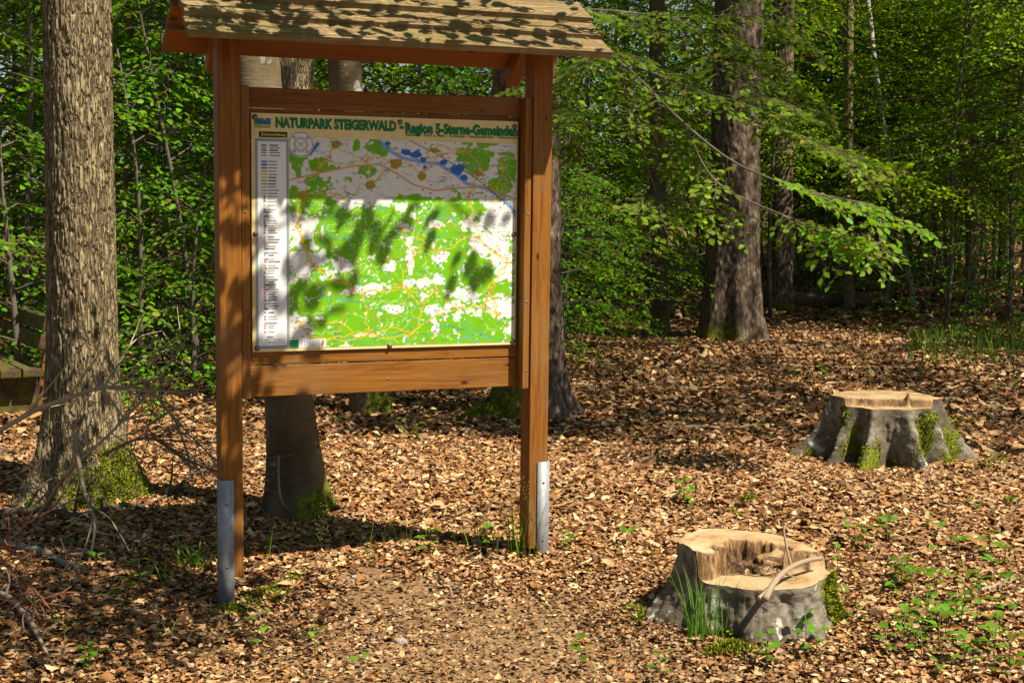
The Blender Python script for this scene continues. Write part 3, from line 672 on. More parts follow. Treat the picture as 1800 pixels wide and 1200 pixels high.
def leaves8(P, D, N, L, wr=0.6, fold=0.1, curl=0.0, wave=0.0):
    """finer, curled leaf: 8 triangles"""
    D, S, U = leaf_rot(D, N); n = len(P); L = np.broadcast_to(L, (n,)); fold = np.broadcast_to(fold, (n,)); curl = np.broadcast_to(curl, (n,)); wr = np.broadcast_to(wr, (n,)); wave = np.broadcast_to(wave, (n,))
    prof = [(0, 0), (0.32, 0.5), (0.36, 0), (0.32, -0.5), (0.70, 0.42), (0.72, 0), (0.70, -0.42), (1, 0)]
    V = np.empty((n, 8, 3))
    for k, (x, y) in enumerate(prof):
        V[:, k] = P + L[:, None] * (x * D + (y * wr)[:, None] * S + (abs(y) * 2 * fold + y * wave * (1 if x > .5 else -1) + curl * (x - 0.45) ** 2 * 2)[:, None] * U)
    b = np.arange(n)[:, None] * 8
    Qd = np.concatenate([b + [[1, 2, 5, 4]], b + [[2, 3, 6, 5]]]); T = np.concatenate([b + [[0, 2, 1]], b + [[0, 3, 2]], b + [[4, 5, 7]], b + [[5, 6, 7]]])
    return V.reshape(-1, 3), Qd, T

def spray(g, L, spacing=0.05, twig_gap=0.085, droop=0.12, tw=0.5, jit=0.5):
    """flat beech spray along +x: leaf base points, directions, normals, and twig polylines"""
    P, D, twigs = [], [], []
    n = max(4, int(L / 0.08)); t = np.linspace(0, 1, n)
    ax = np.stack([t * L, np.cumsum(g.normal(0, 0.012, n)), -droop * L * t ** 2], -1); twigs.append((ax, 0.006 * L + 0.002))
    side = 1
    for s in np.arange(0.12 * L, L * 1.001, twig_gap):
        f = s / L; c = np.array([np.interp(f, t, ax[:, k]) for k in range(3)]); side = -side
        l = tw * L * (1 - f * 0.85) * g.uniform(0.55, 1.1) * min(1, 0.45 + 2.2 * f) + 0.05
        a = side * g.uniform(0.65, 1.05); d = np.array([math.cos(a), math.sin(a), -0.05 - 0.2 * g.random()])
        e = c + d * l; e[2] -= droop * 0.6 * l; twigs.append((np.stack([c, (c + e) / 2 + (0, 0, .01), e]), 0.0022))
        m = max(2, int(l / spacing)); tt = (np.arange(m) + g.uniform(.3, .8)) / m
        sg = np.where(np.arange(m) % 2, 1, -1); aa = a + sg * g.uniform(0.5, 0.95, m); aa[-1] = a
        P.append(c + (e - c) * np.minimum(tt, 1)[:, None]); D.append(np.stack([np.cos(aa), np.sin(aa), g.normal(-0.22, 0.22, m)], -1))
    P = np.concatenate(P); D = np.concatenate(D); N = np.stack([g.normal(0, jit, len(P)), g.normal(0, jit, len(P)), np.ones(len(P))], -1)
    return P, D, N, twigs
def rotm(az, pitch, roll=0.0):
    return np.array((Matrix.Rotation(az, 3, 'Z') @ Matrix.Rotation(-pitch, 3, 'Y') @ Matrix.Rotation(roll, 3, 'X')))
def leaf_cols(g, n, base=(0.085, 0.16, 0.018), var=0.35, yellow=0.12):
    c = np.asarray(base) * np.exp(g.normal(0, var, n))[:, None]; y = (g.random(n) < yellow)[:, None]
    return np.where(y, np.array([0.20, 0.20, 0.02]) * np.exp(g.normal(0, 0.2, n))[:, None], c)

def foliage_from_sprays(g, specs, leaf=0.07, base=(0.085, 0.16, 0.018), twigs=True, **kw):
    """specs: (origin, az, pitch, roll, L). Returns (leaf mesh data, MB of twigs)"""
    PP, DD, NN = [], [], []; tb = MB()
    for (o, az, pi_, ro, L) in specs:
        P, D, N, tw = spray(g, L, **kw); R = rotm(az, pi_, ro)
        PP.append(P @ R.T + o); DD.append(D @ R.T); NN.append(N @ R.T)
        if twigs:
            for pl, r in tw[:1] + (tw[1:] if twigs == 'all' else []): tb.tube(pl @ R.T + o, np.linspace(r, 0.0012, len(pl)), 4, False, (0.075, 0.058, 0.038))
    return np.concatenate(PP), np.concatenate(DD), np.concatenate(NN), tb

def crown_mesh(g, name, specs, leaf, base, mat, yellow=0.1, twigs=False, **kw):
    P, D, N, tb = foliage_from_sprays(g, specs, leaf, base, twigs, **kw)
    n = len(P); L = leaf * g.uniform(0.7, 1.25, n); V, Qd = leaves6(P, D, N, L, 0.62, g.uniform(0.0, 0.14, n), g.normal(-0.12, 0.12, n))
    c = np.repeat(leaf_cols(g, n, base, 0.3, yellow), 6, 0)
    return mesh_np(name, V, [Qd], mat, col=c), tb

# sapling prototypes: slim stem, tiers of flat sprays ----------------
def sapling_proto(seed, H, rad, tiers, low, base, leaf=0.060, stem=0.03, spread=1.0):
    g = np.random.default_rng(seed); specs = []; st = MB(); lean = g.normal(0, 0.05, 2)
    zz = np.linspace(0, H, 12); sx = lean[0] * zz + 0.05 * np.sin(zz * 1.7 + seed); sy = lean[1] * zz + 0.05 * np.cos(zz * 1.3 + seed) - 0.05
    st.tube(np.stack([sx, sy, np.where(zz == 0, -0.1, zz)], -1), np.linspace(stem, 0.006, 12), 7, True, (0.12, 0.10, 0.075)); az = g.uniform(0, 6)
    for k in range(tiers):
        f = (k + g.uniform(0, .8)) / tiers; h = low + (H - low) * f; az += 2.4 + g.normal(0, .4)
        L = rad * (1.05 - 0.75 * f ** 1.6) * g.uniform(0.6, 1.15); o = np.array([np.interp(h, zz, sx), np.interp(h, zz, sy), h])
        L = max(L, 0.35); pit = g.uniform(0.05, 0.40); b = o + 0.25 * L * np.array([math.cos(az), math.sin(az), math.tan(pit)])
        st.tube([o - (0, 0, .05), b], [0.010, 0.007], 4, False, (0.11, 0.09, 0.065))
        specs.append((b, az, -0.02 - 0.24 * g.random(), g.normal(0, .22), L))
        if L > 0.8:
            for s in (-1, 1):
                if g.random() < .6: specs.append((b + 0.1 * L * np.array([math.cos(az), math.sin(az), 0.1]), az + s * g.uniform(.5, .9), -0.04 - 0.26 * g.random(), g.normal(0, .22), L * .65))
    me, tb = crown_mesh(g, 'foliage', specs, leaf, base, M['leaf'], 0.10, True, spacing=0.048, twig_gap=0.10, droop=0.16)
    for v, q, c in zip(tb.V, tb.Q, tb.C): pass
    st.V += tb.V; st.C += tb.C; st.Q += [q + st.n for q in tb.Q]; st.n += tb.n
    return me, st.mesh('stem', M['twig'])
G1, G2, G3 = (0.115, 0.25, 0.010), (0.175, 0.285, 0.008), (0.085, 0.22, 0.014)
SAP = [sapling_proto(1, 6.0, 1.7, 36, 0.5, G1), sapling_proto(2, 6.5, 1.9, 40, 0.9, G2), sapling_proto(3, 5.0, 1.5, 32, 0.35, G3), sapling_proto(4, 7.0, 2.0, 44, 1.6, G2), sapling_proto(5, 2.6, 1.0, 24, 0.2, G1), sapling_proto(6, 1.3, 0.6, 12, 0.1, G3, 0.06, 0.012)]
def sapling(k, x, y, rz, s, label, group, name='beech_sapling', sz=1.0):
    r = thing(name, label, 'sapling', (x, y, gz(x, y)), rz, group); r.scale = (s, s, s * sz)
    obj('foliage', SAP[k][0], r); obj('stem', SAP[k][1], r)
    return r

# high crowns ---------------------------------------------------------
def crown_proto(seed, rx, rz, n, leaf=0.12, base=(0.07, 0.14, 0.015)):
    g = np.random.default_rng(seed); specs = []
    for _ in range(n):
        d = g.normal(0, 1, 3); d /= np.linalg.norm(d); q = d * g.uniform(0.35, 1) ** 0.6 * np.array([rx, rx, rz])
        specs.append((q, math.atan2(d[1], d[0]) + g.normal(0, .5), g.normal(0.0, .25), g.normal(0, .3), g.uniform(0.9, 1.7)))
    me, tb = crown_mesh(g, 'crown', specs, leaf, base, M['leaf'], 0.08, False, spacing=0.11, twig_gap=0.17, droop=0.15)
    lm = MB()
    for _ in range(9):
        a = g.uniform(0, 6.28); e = np.array([math.cos(a) * rx * .8, math.sin(a) * rx * .8, g.uniform(-.3, .8) * rz])
        s = np.array([0, 0, -rz * 0.9 + g.uniform(0, 1) * rz]); lm.tube([s, (s + e) / 2 + (0, 0, .25), e], [0.09, 0.055, 0.012], 5, False, (0.13, 0.11, 0.08))
    return me, lm.mesh('limbs', M['twig'])
CROWN = [crown_proto(21, 3.4, 2.6, 300), crown_proto(22, 3.0, 3.2, 280), crown_proto(23, 2.3, 2.2, 170)]
def add_crown(root, k, off, s, rz=0.0):
    for me, nm in zip(CROWN[k], ('crown', 'limbs')):
        o = obj(nm, me, root, off, (0, 0, rz)); o.scale = (s, s, s)

def tree(name, label, px, py, wpx, top_px, mat, bark, H=13.0, Y=None, crown=None, group=None, vis=4.0, base_xy=None, nu=48, n1=90, **kw):
    """trunk base at a ground pixel, width in pixels, leaning so that at the top of the frame it is at top_px"""
    b = gnd(px, py) if Y is None else aty(px, 600, Y)
    b[2] = gz(b[0], b[1]); r0 = wpx / 2 * b[1] / FPX
    t = aty(top_px[0], top_px[1], b[1]); lean = (t[0] - b[0]) / (t[2] - b[2])
    root = thing(name, label, 'tree', b, 0, group)
    obj('trunk', trunk_mesh('trunk', mat, r0, H, (lean, 0), (-(lean) / (2.2 * H), 0), nu, zlevels(vis, H, n1, 24), bark, **kw), root)
    if crown:
        for (k, dx, dy, hz, s) in crown: add_crown(root, k, (dx + lean * 0.5 * hz, dy, hz), s, px * 0.7)
    return root

# left oak, high detail
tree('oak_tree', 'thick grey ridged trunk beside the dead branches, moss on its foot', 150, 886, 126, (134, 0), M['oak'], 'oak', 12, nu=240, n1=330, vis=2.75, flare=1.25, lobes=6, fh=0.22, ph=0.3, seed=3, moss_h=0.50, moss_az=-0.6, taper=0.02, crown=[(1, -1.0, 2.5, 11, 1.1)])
tree('beech_tree', 'smooth dark trunk close behind the map board, widening at the foot', 527, 908, 84, (443, 100), M['beech'], 'beech', 12, nu=90, n1=150, vis=2.9, flare=0.75, lobes=5, fh=0.20, seed=5, moss_h=0.30, moss_az=-0.3, taper=0.06, crown=[(0, -1.2, 3.0, 11, 1.0)])
tree('beech_tree', 'smooth slim trunk with mossy root seen below the map board', 650, 728, 66, (604, 130), M['beech'], 'beech', 12, nu=70, n1=110, vis=3.2, flare=0.55, lobes=4, fh=0.18, seed=8, moss_h=0.35, moss_az=-0.5, taper=0.05, crown=[(2, -1.0, 3.0, 10, 1.0)])
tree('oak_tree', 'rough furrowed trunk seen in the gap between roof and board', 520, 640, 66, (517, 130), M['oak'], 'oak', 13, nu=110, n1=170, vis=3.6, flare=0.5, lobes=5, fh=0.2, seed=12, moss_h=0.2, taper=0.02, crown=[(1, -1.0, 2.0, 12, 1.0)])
tree('larch_tree', 'reddish flaky trunk right behind the right post, mossy root', 932, 728, 124, (923, 100), M['spruce'], 'spruce', 14, nu=150, n1=240, vis=3.4, flare=0.62, lobes=5, fh=0.22, seed=15, ph=0.5, moss_h=0.42, moss_az=math.pi + 0.7, taper=0.015, crown=[(1, -1.5, 4.0, 13, 1.0)])
tree('young_beech', 'slim smooth trunk standing left of the big spruce', 1160, 588, 29, (1152, 20), M['beech'], 'beech', 11, nu=36, n1=70, vis=5.0, flare=0.5, lobes=4, fh=0.2, seed=18, moss_h=0.4, taper=0.03, crown=[(2, 0.5, 1.5, 10, 1.0)])
tree('spruce_tree', 'big dark conical trunk with flared foot behind the leafy branch', 1286, 597, 98, (1298, 50), M['spruce'], 'spruce', 16, nu=120, n1=220, vis=4.6, flare=0.75, lobes=6, fh=0.45, seed=22, moss_h=0.32, moss_az=math.pi + 0.6, taper=0.035, crown=[(0, 0.5, -1.0, 11, 1.25), (0, 2.6, -2.5, 13, 1.2)])
tree('beech_tree', 'dark upright trunk just right of the big spruce trunk', 1372, 560, 34, (1377, 20), M['spruce'], 'beech', 14, Y=19.5, nu=36, n1=60, vis=6, flare=0.4, fh=0.3, seed=25, moss_h=0.2, taper=0.01, crown=[(2, 1.5, 1.0, 13, 0.9)])
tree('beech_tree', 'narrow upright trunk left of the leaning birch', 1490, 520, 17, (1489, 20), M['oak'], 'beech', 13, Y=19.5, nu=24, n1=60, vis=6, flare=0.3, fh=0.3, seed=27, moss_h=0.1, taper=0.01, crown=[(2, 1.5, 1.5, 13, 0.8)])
tree('birch_tree', 'thin white birch trunk leaning to one side', 1606, 420, 9.5, (1500, 0), M['birch'], 'birch', 10, Y=19.8, nu=20, n1=60, vis=6, flare=0.2, fh=0.3, seed=29, moss_h=0.01, taper=0.02, moss_lim=0)
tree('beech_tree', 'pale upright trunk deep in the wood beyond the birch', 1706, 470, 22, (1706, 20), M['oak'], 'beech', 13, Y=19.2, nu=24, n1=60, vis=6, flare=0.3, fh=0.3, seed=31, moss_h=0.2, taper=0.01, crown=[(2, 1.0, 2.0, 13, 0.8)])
tree('spruce_tree', 'dark rough trunk behind the bushes left of the roof', 238, 560, 26, (236, 20), M['spruce'], 'spruce', 14, Y=17, nu=30, n1=60, vis=6, flare=0.3, fh=0.3, seed=33, moss_h=0.1, taper=0.01, crown=[(0, 0, 0, 11, 1.2)])
far = [(1100, 27, 15), (1440, 29, 15), (1555, 31, 11), (1640, 27, 9), (1758, 24, 15), (40, 24, 15), (330, 25, 14), (1230, 25, 13), (760, 22, 16), (1462, 33, 9), (1418, 36, 9)]
for i, (x, Y, w) in enumerate(far):
    tree('distant_tree', 'thin distant trunk half hidden in the foliage of the wood', x, 500, w, (x + random.uniform(-12, 12), 20), M['beech' if i % 2 else 'spruce'], 'beech', 14, Y=Y, nu=14, n1=30, vis=8, flare=0.3, fh=0.3, seed=40 + i, moss_h=0.1, taper=0.01, crown=[(2, 0, 0, 12.5, 0.85)], group='distant trunks in the wood')
# trees that stand beside and behind the viewer and shade the scene
side = [(11.5, 10.5), (10.5, 24), (-6.0, 12.5), (-8, 8.0), (14, 18), (6.5, 24), (-10, 16), (17, 9), (-5.5, 4.5)]
for i, (x, y) in enumerate(side):
    r = thing('beech_tree', 'tall beech of the surrounding wood', 'tree', (x, y, gz(x, y)), 0, 'trees around the clearing')
    obj('trunk', trunk_mesh('trunk', M['beech'], 0.17, 13, (0, 0), (0, 0), 28, zlevels(5, 13, 30, 8), 'beech', seed=60 + i), r)
    add_crown(r, i % 2, (0, 0, 11.5 + (i % 3)), 1.2, i * 1.3)
for x, y in ((8.4, 6.4), (5.9, 6.5)):  # out of view, added for shade bands on the ground farther back
  r = thing('beech_tree', 'unseen slender beech added to shade the ground farther back', 'tree', (x, y, gz(x, y)), 0, 'trees around the clearing')
  obj('trunk', trunk_mesh('trunk', M['beech'], 0.12, 12, (0, 0), (0, 0), 24, zlevels(5, 12, 24, 8), 'beech', seed=85), r); add_crown(r, 2, (0, 0, 11.5), 0.75)

# ------------------------------------------------------------------ leafy branches
LEAFM = []
for k in range(4):
    g = np.random.default_rng(300 + k)
    # one beech leaf: 5 stations, wavy margin, base at the origin, along +x, 1 m long (scaled per leaf)
    xs = np.array([0.0, 0.18, 0.42, 0.66, 0.86, 1.0]); wd = np.array([0.02, 0.23, 0.31, 0.27, 0.14, 0.0]); V = []; 
    for i, (x, w) in enumerate(zip(xs, wd)):
        cz = -0.10 * x * x * (1 + k * .4) + 0.02 * math.sin(x * 9 + k)
        for s in (-1, 0, 1): V.append((x, s * w, cz + (0.05 + 0.03 * math.sin(i * 2.1 + s + k)) * abs(s) * (w * 3)))
    q = []
    for i in range(5):
        for s in range(2): a = i * 3 + s; q.append((a, a + 3, a + 4, a + 1))
    base = [(0.12, 0.25, 0.008), (0.095, 0.225, 0.010), (0.155, 0.265, 0.007), (0.11, 0.235, 0.012)][k]
    C = np.array([base] * len(V)); C[1::3] *= 1.35
    C[-3:] = (0.22, 0.15, 0.03) if k == 2 else C[-3:]
    LEAFM.append(mesh_np('leaf', V, [np.array(q)], M['leaf_near'], col=C))
def place_leaf(P, D, N, L, k, parent):
    D, S, U = leaf_rot(D[None], N[None]); m = Matrix.Identity(4)
    for c, a in enumerate((D[0], S[0], U[0])):
        for r in range(3): m[r][c] = a[r] * L
    for r in range(3): m[r][3] = P[r]
    o = obj('leaf', LEAFM[k], parent); o.matrix_local = m
    return o
def bez(pts, n=16):
    pts = np.asarray(pts, float); t = np.linspace(0, len(pts) - 1, n); i = np.minimum(t.astype(int), len(pts) - 2); f = (t - i)[:, None]
    g = np.gradient(pts, axis=0); p0, p1, m0, m1 = pts[i], pts[i + 1], g[i], g[i + 1]
    return (2 * f ** 3 - 3 * f ** 2 + 1) * p0 + (f ** 3 - 2 * f ** 2 + f) * m0 + (-2 * f ** 3 + 3 * f ** 2) * p1 + (f ** 3 - f ** 2) * m1

# the low branch reaching across in front of the spruce: it grows from a beech whose trunk is the slim one behind the board
host = [o for o in bpy.data.objects if o.get('label', '').startswith('smooth slim trunk with mossy')][0]
hb = np.array(host.location)
gL = np.random.default_rng(77)
limb_paths = [  # pixel paths with depth, radius
    ([(640, -160, 9.5), (800, -70, 9.3), (940, 20, 9.0), (1085, 105, 8.6), (1200, 215, 8.2), (1290, 285, 7.9), (1385, 325, 7.6), (1465, 350, 7.4), (1528, 385, 7.3)], 0.014),
    ([(1085, 105, 8.6), (1200, 150, 8.4), (1330, 215, 8.3), (1440, 255, 8.2), (1500, 300, 8.1)], 0.008),
    ([(940, 20, 9.0), (1060, 18, 8.9), (1180, 30, 8.9), (1300, 25, 8.8), (1400, 10, 8.8)], 0.009),
    ([(1200, 215, 8.2), (1260, 320, 8.0), (1380, 380, 7.7), (1432, 405, 7.6), (1490, 424, 7.5)], 0.006),
    ([(1060, 85, 8.7), (1010, 150, 8.6), (1000, 260, 8.6)], 0.004),
    ([(1085, 105, 8.6), (1120, 220, 8.5), (1150, 330, 8.5), (1170, 370, 8.4)], 0.005),
    ([(1180, 30, 8.9), (1270, 90, 8.7), (1330, 160, 8.6), (1400, 190, 8.5)], 0.006),
]
nleaf = 0; rest = [[], [], []]; tw_all = MB(); first = None
cand = []
for pi_, (pp, r) in enumerate(limb_paths):
    pts = bez([aty(*q) for q in pp], 26) - hb
    mb = MB(); mb.tube(pts, np.linspace(r, 0.002, 26), 6, True, (0.16, 0.14, 0.10))
    lo = obj('limb', mb.mesh('limb', M['twig']), host)
    if pi_ == 0: first = lo
    tg = np.gradient(pts, axis=0)
    step = 2 if pi_ else 2
    for i in range(7 if pi_ == 0 else 2, 26, step):
        d = tg[i] / np.linalg.norm(tg[i]); az = math.atan2(d[1], d[0])
        for s in (-1, 1):
            a = az + s * gL.uniform(0.35, 1.0); L = gL.uniform(0.28, 0.62) * (1.0 if i < 22 else 0.7)
            qp = pts[i] + hb; dq = qp - Cv; px_ = 900 + FPX * (dq @ Rv) / (dq @ Fv); py_ = 600 - FPX * (dq @ Uv) / (dq @ Fv)
            if (1190 < px_ < 1350 and py_ > 170 and gL.random() < .85) or gL.random() < .06: continue
            P, D, N, tw = spray(gL, L, spacing=0.032, twig_gap=0.050, droop=0.20, tw=0.45, jit=0.40)
            R = rotm(a, -0.16 + gL.normal(0, .16), gL.normal(0.0, .25)); 
            P = P @ R.T + pts[i]; D = D @ R.T; N = N @ R.T + np.array([0.25, -0.75, 0.15]) * 0.5
            for k in range(len(P)): cand.append((P[k], D[k], N[k], pi_))
            for pl, rr in tw: tw_all.tube(pl @ R.T + pts[i], np.linspace(min(rr, .003), 0.001, len(pl)), 4, False, (0.14, 0.11, 0.07))
obj('twigs', tw_all.mesh('twigs', M['twig']), host)
# the 300 nearest leaves singly, the others as one mass
order = sorted(range(len(cand)), key=lambda i: cand[i][0][1]); Ls = gL.uniform(0.038, 0.062, len(cand))
for i in order[:290]: place_leaf(cand[i][0], cand[i][1], cand[i][2], Ls[i], int(gL.integers(4)), first)
oi_ = order[290:]
V, Qd, T = leaves8(np.array([cand[i][0] for i in oi_]), np.array([cand[i][1] for i in oi_]), np.array([cand[i][2] for i in oi_]), Ls[oi_], 0.62, gL.uniform(0, .12, len(oi_)), gL.normal(-.15, .12, len(oi_)))
tag(obj('foliage', mesh_np('foliage', V, [Qd, T], M['leaf_near'], col=np.repeat(leaf_cols(gL, len(oi_), (0.125, 0.25, 0.008), .28, .12), 8, 0)), host), kind='stuff')

# a beech beside the viewer: its low limbs hang over the board and throw the leaf shadows on roof and map
tb_ = np.array([-3.3, 1.2, 0.0]); tb_[2] = gz(tb_[0], tb_[1])
over = thing('beech_tree', 'beech beside the path whose limbs overhang the roofed board', 'tree', tb_)
obj('trunk', trunk_mesh('trunk', M['beech'], 0.2, 12, (0, 0), (0, 0), 30, zlevels(5, 12, 30, 10), 'beech', seed=91), over)
gO = np.random.default_rng(17)
def toward(u, n, z, dist): return SO + SD * u + SN * n + np.array([0, 0, z]) + SUNV * dist - tb_
def limb_over(end_pts, start_h, r0, sprays):
    """limb from the trunk through end_pts; sprays: (node, side angle, length) hung on it"""
    nodes = [np.array([0, 0, start_h]), np.array(end_pts[0]) * np.array([.55, .55, 0]) + np.array([0, 0, max(start_h, end_pts[0][2]) + .5])] + [np.array(e) for e in end_pts]
    pts = bez(nodes, 40); tg = np.gradient(pts, axis=0); tt = np.linspace(0, 1, 40)
    rr = 0.006 + (r0 - 0.006) * np.clip(1 - tt * len(nodes) / 2.2, 0, 1); rr[-6:] = np.linspace(rr[-7], .002, 6)
    mb = MB(); mb.tube(pts, rr, 6, True, (0.16, 0.14, 0.10)); obj('limb', mb.mesh('limb', M['twig']), over)
    out = []
    for (nd_, sa, L) in sprays:
        i = int(round(39 * (2 + nd_) / (len(nodes) - 1))); i = min(max(i, 0), 39)
        out.append((pts[i], math.atan2(tg[i][1], tg[i][0]) + sa, gO.normal(-.1, .15), gO.normal(0, .3), L))
    return out
sp = []
# over the roof (about 1 m away towards the sun)
sp_roof = []
rn = [toward(u, 0.16, 2.16, 1.0 + .06 * math.sin(u * 5)) for u in (-0.35, -0.1, 0.2, 0.5, 0.8, 1.1, 1.4)]
sp_roof += limb_over(rn, 4.6, 0.045, [(t, s_ * gO.uniform(.5, 1.2), gO.uniform(.16, .30)) for t in np.arange(0, 6.1, .42) for s_ in ((-1, 1) if gO.random() < .75 else (1,))])
# over the map (2.3 m away): drooping ends
sp += limb_over([toward(-.25, 0, 1.70, 2.4), toward(0.10, 0, 1.42, 2.3), toward(0.26, 0, 1.44, 2.3), toward(0.42, 0, 1.46, 2.25), toward(0.55, 0, 1.42, 2.2)], 5.0, 0.04, [(1.3, -.6, .11), (2.0, .7, .12), (2.6, -.8, .13), (3.2, .6, .13), (3.7, -.7, .12), (4.0, .1, .12)])
sp += limb_over([toward(-.30, 0, 1.50, 2.4), toward(0.0, 0, 1.30, 2.3), toward(0.18, 0, 1.16, 2.25), toward(0.26, 0, 1.04, 2.2)], 4.8, 0.035, [(1.5, -.7, .11), (2.3, .7, .12), (3.0, .1, .12)])
sp += limb_over([toward(.3, 0, 1.95, 2.5), toward(0.75, 0, 1.62, 2.3), toward(0.93, 0, 1.47, 2.2), toward(0.97, 0, 1.40, 2.2)], 5.2, 0.035, [(2.2, .6, .10), (2.7, -.5, .10), (3.0, .1, .10)])
sp += limb_over([toward(-.3, 0.05, 1.60, 2.5), toward(-0.1, 0.05, 1.2, 2.4), toward(-0.03, 0.05, 0.85, 2.3), toward(-0.02, .05, 0.35, 2.3)], 4.8, 0.035, [(0.8, .6, .20), (1.4, -.6, .18), (1.9, .6, .2), (2.4, -.6, .2), (3.0, 0.1, .22)])
# over the shaded lower left of the clearing
for q in ((-2.0, 5.2), (-1.75, 4.5), (-1.65, 4.95), (-2.1, 5.25), (-2.6, 5.3), (-1.95, 4.8), (-2.95, 6.25), (-2.75, 5.95)):
    e = np.array([q[0], q[1], 0]) + SUNV * 3.9 - tb_
    sp += limb_over([e - (1.2, .7, -.3), e - (.6, .3, 0), e, e + (.4, .25, -.1)], 5.0, 0.045, [(t, s_ * gO.uniform(.4, 1.1), gO.uniform(.45, .75)) for t in (0.3, 1.0, 1.5, 2.0, 2.5, 3.0) for s_ in (-1, 1)])
me, tb3 = crown_mesh(gO, 'foliage', sp_roof, 0.085, G1, M['leaf'], 0.08, True, spacing=0.075, twig_gap=0.10, droop=0.15)
tag(obj('foliage', me, over), kind='stuff'); obj('twigs', tb3.mesh('twigs', M['twig']), over)
me, tb2 = crown_mesh(gO, 'foliage', sp, 0.075, G1, M['leaf'], 0.08, True, spacing=0.045, twig_gap=0.075, droop=0.2)
tag(obj('foliage', me, over), kind='stuff'); obj('twigs', tb2.mesh('twigs', M['twig']), over)

# ------------------------------------------------------------------ saplings and undergrowth
gS = np.random.default_rng(31)
def bushes(lst, label, group):
    for (px, Y, k, s) in lst:
        q = aty(px, 600, Y); sapling(k, q[0], q[1], gS.uniform(0, 6.28), s * gS.uniform(.9, 1.1), label, group)
bushes([(-60, 10.5, 2, 1.0), (60, 11.5, 0, .95), (30, 9.9, 4, 1.0), (190, 12.5, 2, 1.05), (260, 11.0, 4, 1.05), (300, 12.2, 0, .9), (370, 11.4, 2, .85), (330, 10.6, 4, .8), (110, 14, 1, 1.0), (240, 15, 0, 1.0), (-40, 14, 1, 1.0), (400, 14.5, 1, 1.0), (350, 17, 3, 1.0), (150, 18, 3, 1.0), (20, 18, 1, 1.1), (280, 20, 1, 1.1), (80, 21, 1, 1.2), (-60, 20, 3, 1.2), (200, 23, 1, 1.2), (380, 22, 1, 1.2), (30, 15.5, 3, 1.0), (320, 14, 3, .9)], 'young beech in the thicket behind the thick oak trunk', 'young beeches left of the board')
bushes([(470, 15, 0, 1.0), (560, 16, 1, 1.0), (640, 14, 0, .95), (720, 15, 1, 1.0), (800, 14, 2, 1.0), (700, 19, 3, 1.0), (830, 18, 1, 1.0), (520, 20, 1, 1.2), (620, 23, 1, 1.2), (760, 22, 3, 1.2), (900, 21, 1, 1.2)], 'young beech in the wood directly behind the map board', 'young beeches behind the board')
bushes([(965, 12.5, 2, .72), (985, 12.9, 0, .6), (1000, 14.8, 4, .8), (1030, 16.5, 0, 1.0), (1200, 20, 1, 1.0), (985, 13.4, 4, .85), (1090, 18.0, 4, 1.0), (1120, 18.5, 4, 1.0), (1170, 15.2, 5, 1.0), (1130, 19, 1, 1.0), (1230, 21, 3, 1.0), (1000, 17.5, 3, 1.0), (1060, 21, 1, 1.1)], 'young beech between the right post and the big spruce', 'young beeches left of the spruce')
bushes([(1340, 23, 1, 1.0), (1420, 22.5, 3, 1.0), (1400, 26, 1, 1.1), (1460, 25, 0, 1.0), (1530, 24, 3, 1.0), (1580, 28, 1, 1.2), (1640, 23, 3, 1.0), (1690, 26, 1, 1.1), (1740, 22, 3, 1.0), (1800, 24, 1, 1.1), (1790, 20.5, 1, 1.0), (1860, 19, 2, 1.0), (1830, 17.5, 2, .8), (1620, 30, 0, 1.3), (1500, 31, 1, 1.3), (1350, 30, 1, 1.3), (1720, 31, 1, 1.3), (1560, 21, 4, 1.0), (1660, 20, 4, .9), (1450, 20.5, 4, .8), (1840, 22, 3, 1.1), (1320, 21.5, 3, 1.1), (1410, 23.5, 1, 1.2), (1470, 24.5, 3, 1.2), (1545, 23, 3, 1.15), (1610, 24, 3, 1.2), (1680, 23, 1, 1.15), (1790, 19.5, 3, 1.0), (1850, 19, 3, 1.0), (1740, 24.5, 3, 1.2), (1450, 27, 3, 1.3), (1600, 28, 3, 1.3), (1440, 21.5, 3, 1.1), (1560, 21.8, 3, 1.1), (1660, 16.8, 3, .95), (1760, 17.4, 3, .95), (1840, 16.6, 3, .95), (1350, 18.2, 3, 1.0), (1430, 24, 1, 1.2), (1570, 25, 1, 1.2), (1660, 27, 1, 1.2), (1780, 27, 1, 1.2), (1500, 28, 1, 1.25), (1340, 26, 1, 1.2)], 'young beech in the dark wood right of the big spruce', 'young beeches right of the spruce')
for (x, y, k, s_) in ((7.9, 13.6, 1, .85), (7.0, 12.0, 1, .95)): sapling(k, x, y, x, s_, 'unseen bushy young beech added to shade the ground back right', 'young beeches added beside the clearing for shade')  # outside the frame, added to keep the back right ground in shade
# far wood: one mass closing the view
gF = np.random.default_rng(41); specs = []
for _ in range(3200):
    y = gF.uniform(30, 58); x = gF.uniform(-.42, .46) * y; z = gF.uniform(0.2, 10.5) * (y / 42)
    specs.append((np.array([x, y, z + gz(x, y)]), gF.uniform(0, 6.28), gF.normal(0, .2), gF.normal(0, .3), gF.uniform(1.0, 2.2)))
me, _tb = crown_mesh(gF, 'far_wood', specs, 0.22, (0.075, 0.15, 0.007), M['leaf'], 0.1, False, spacing=0.17, twig_gap=0.25, droop=0.15)
tag(obj('far_wood', me), 'leafy depth of the beech wood far behind', 'wood', kind='stuff')
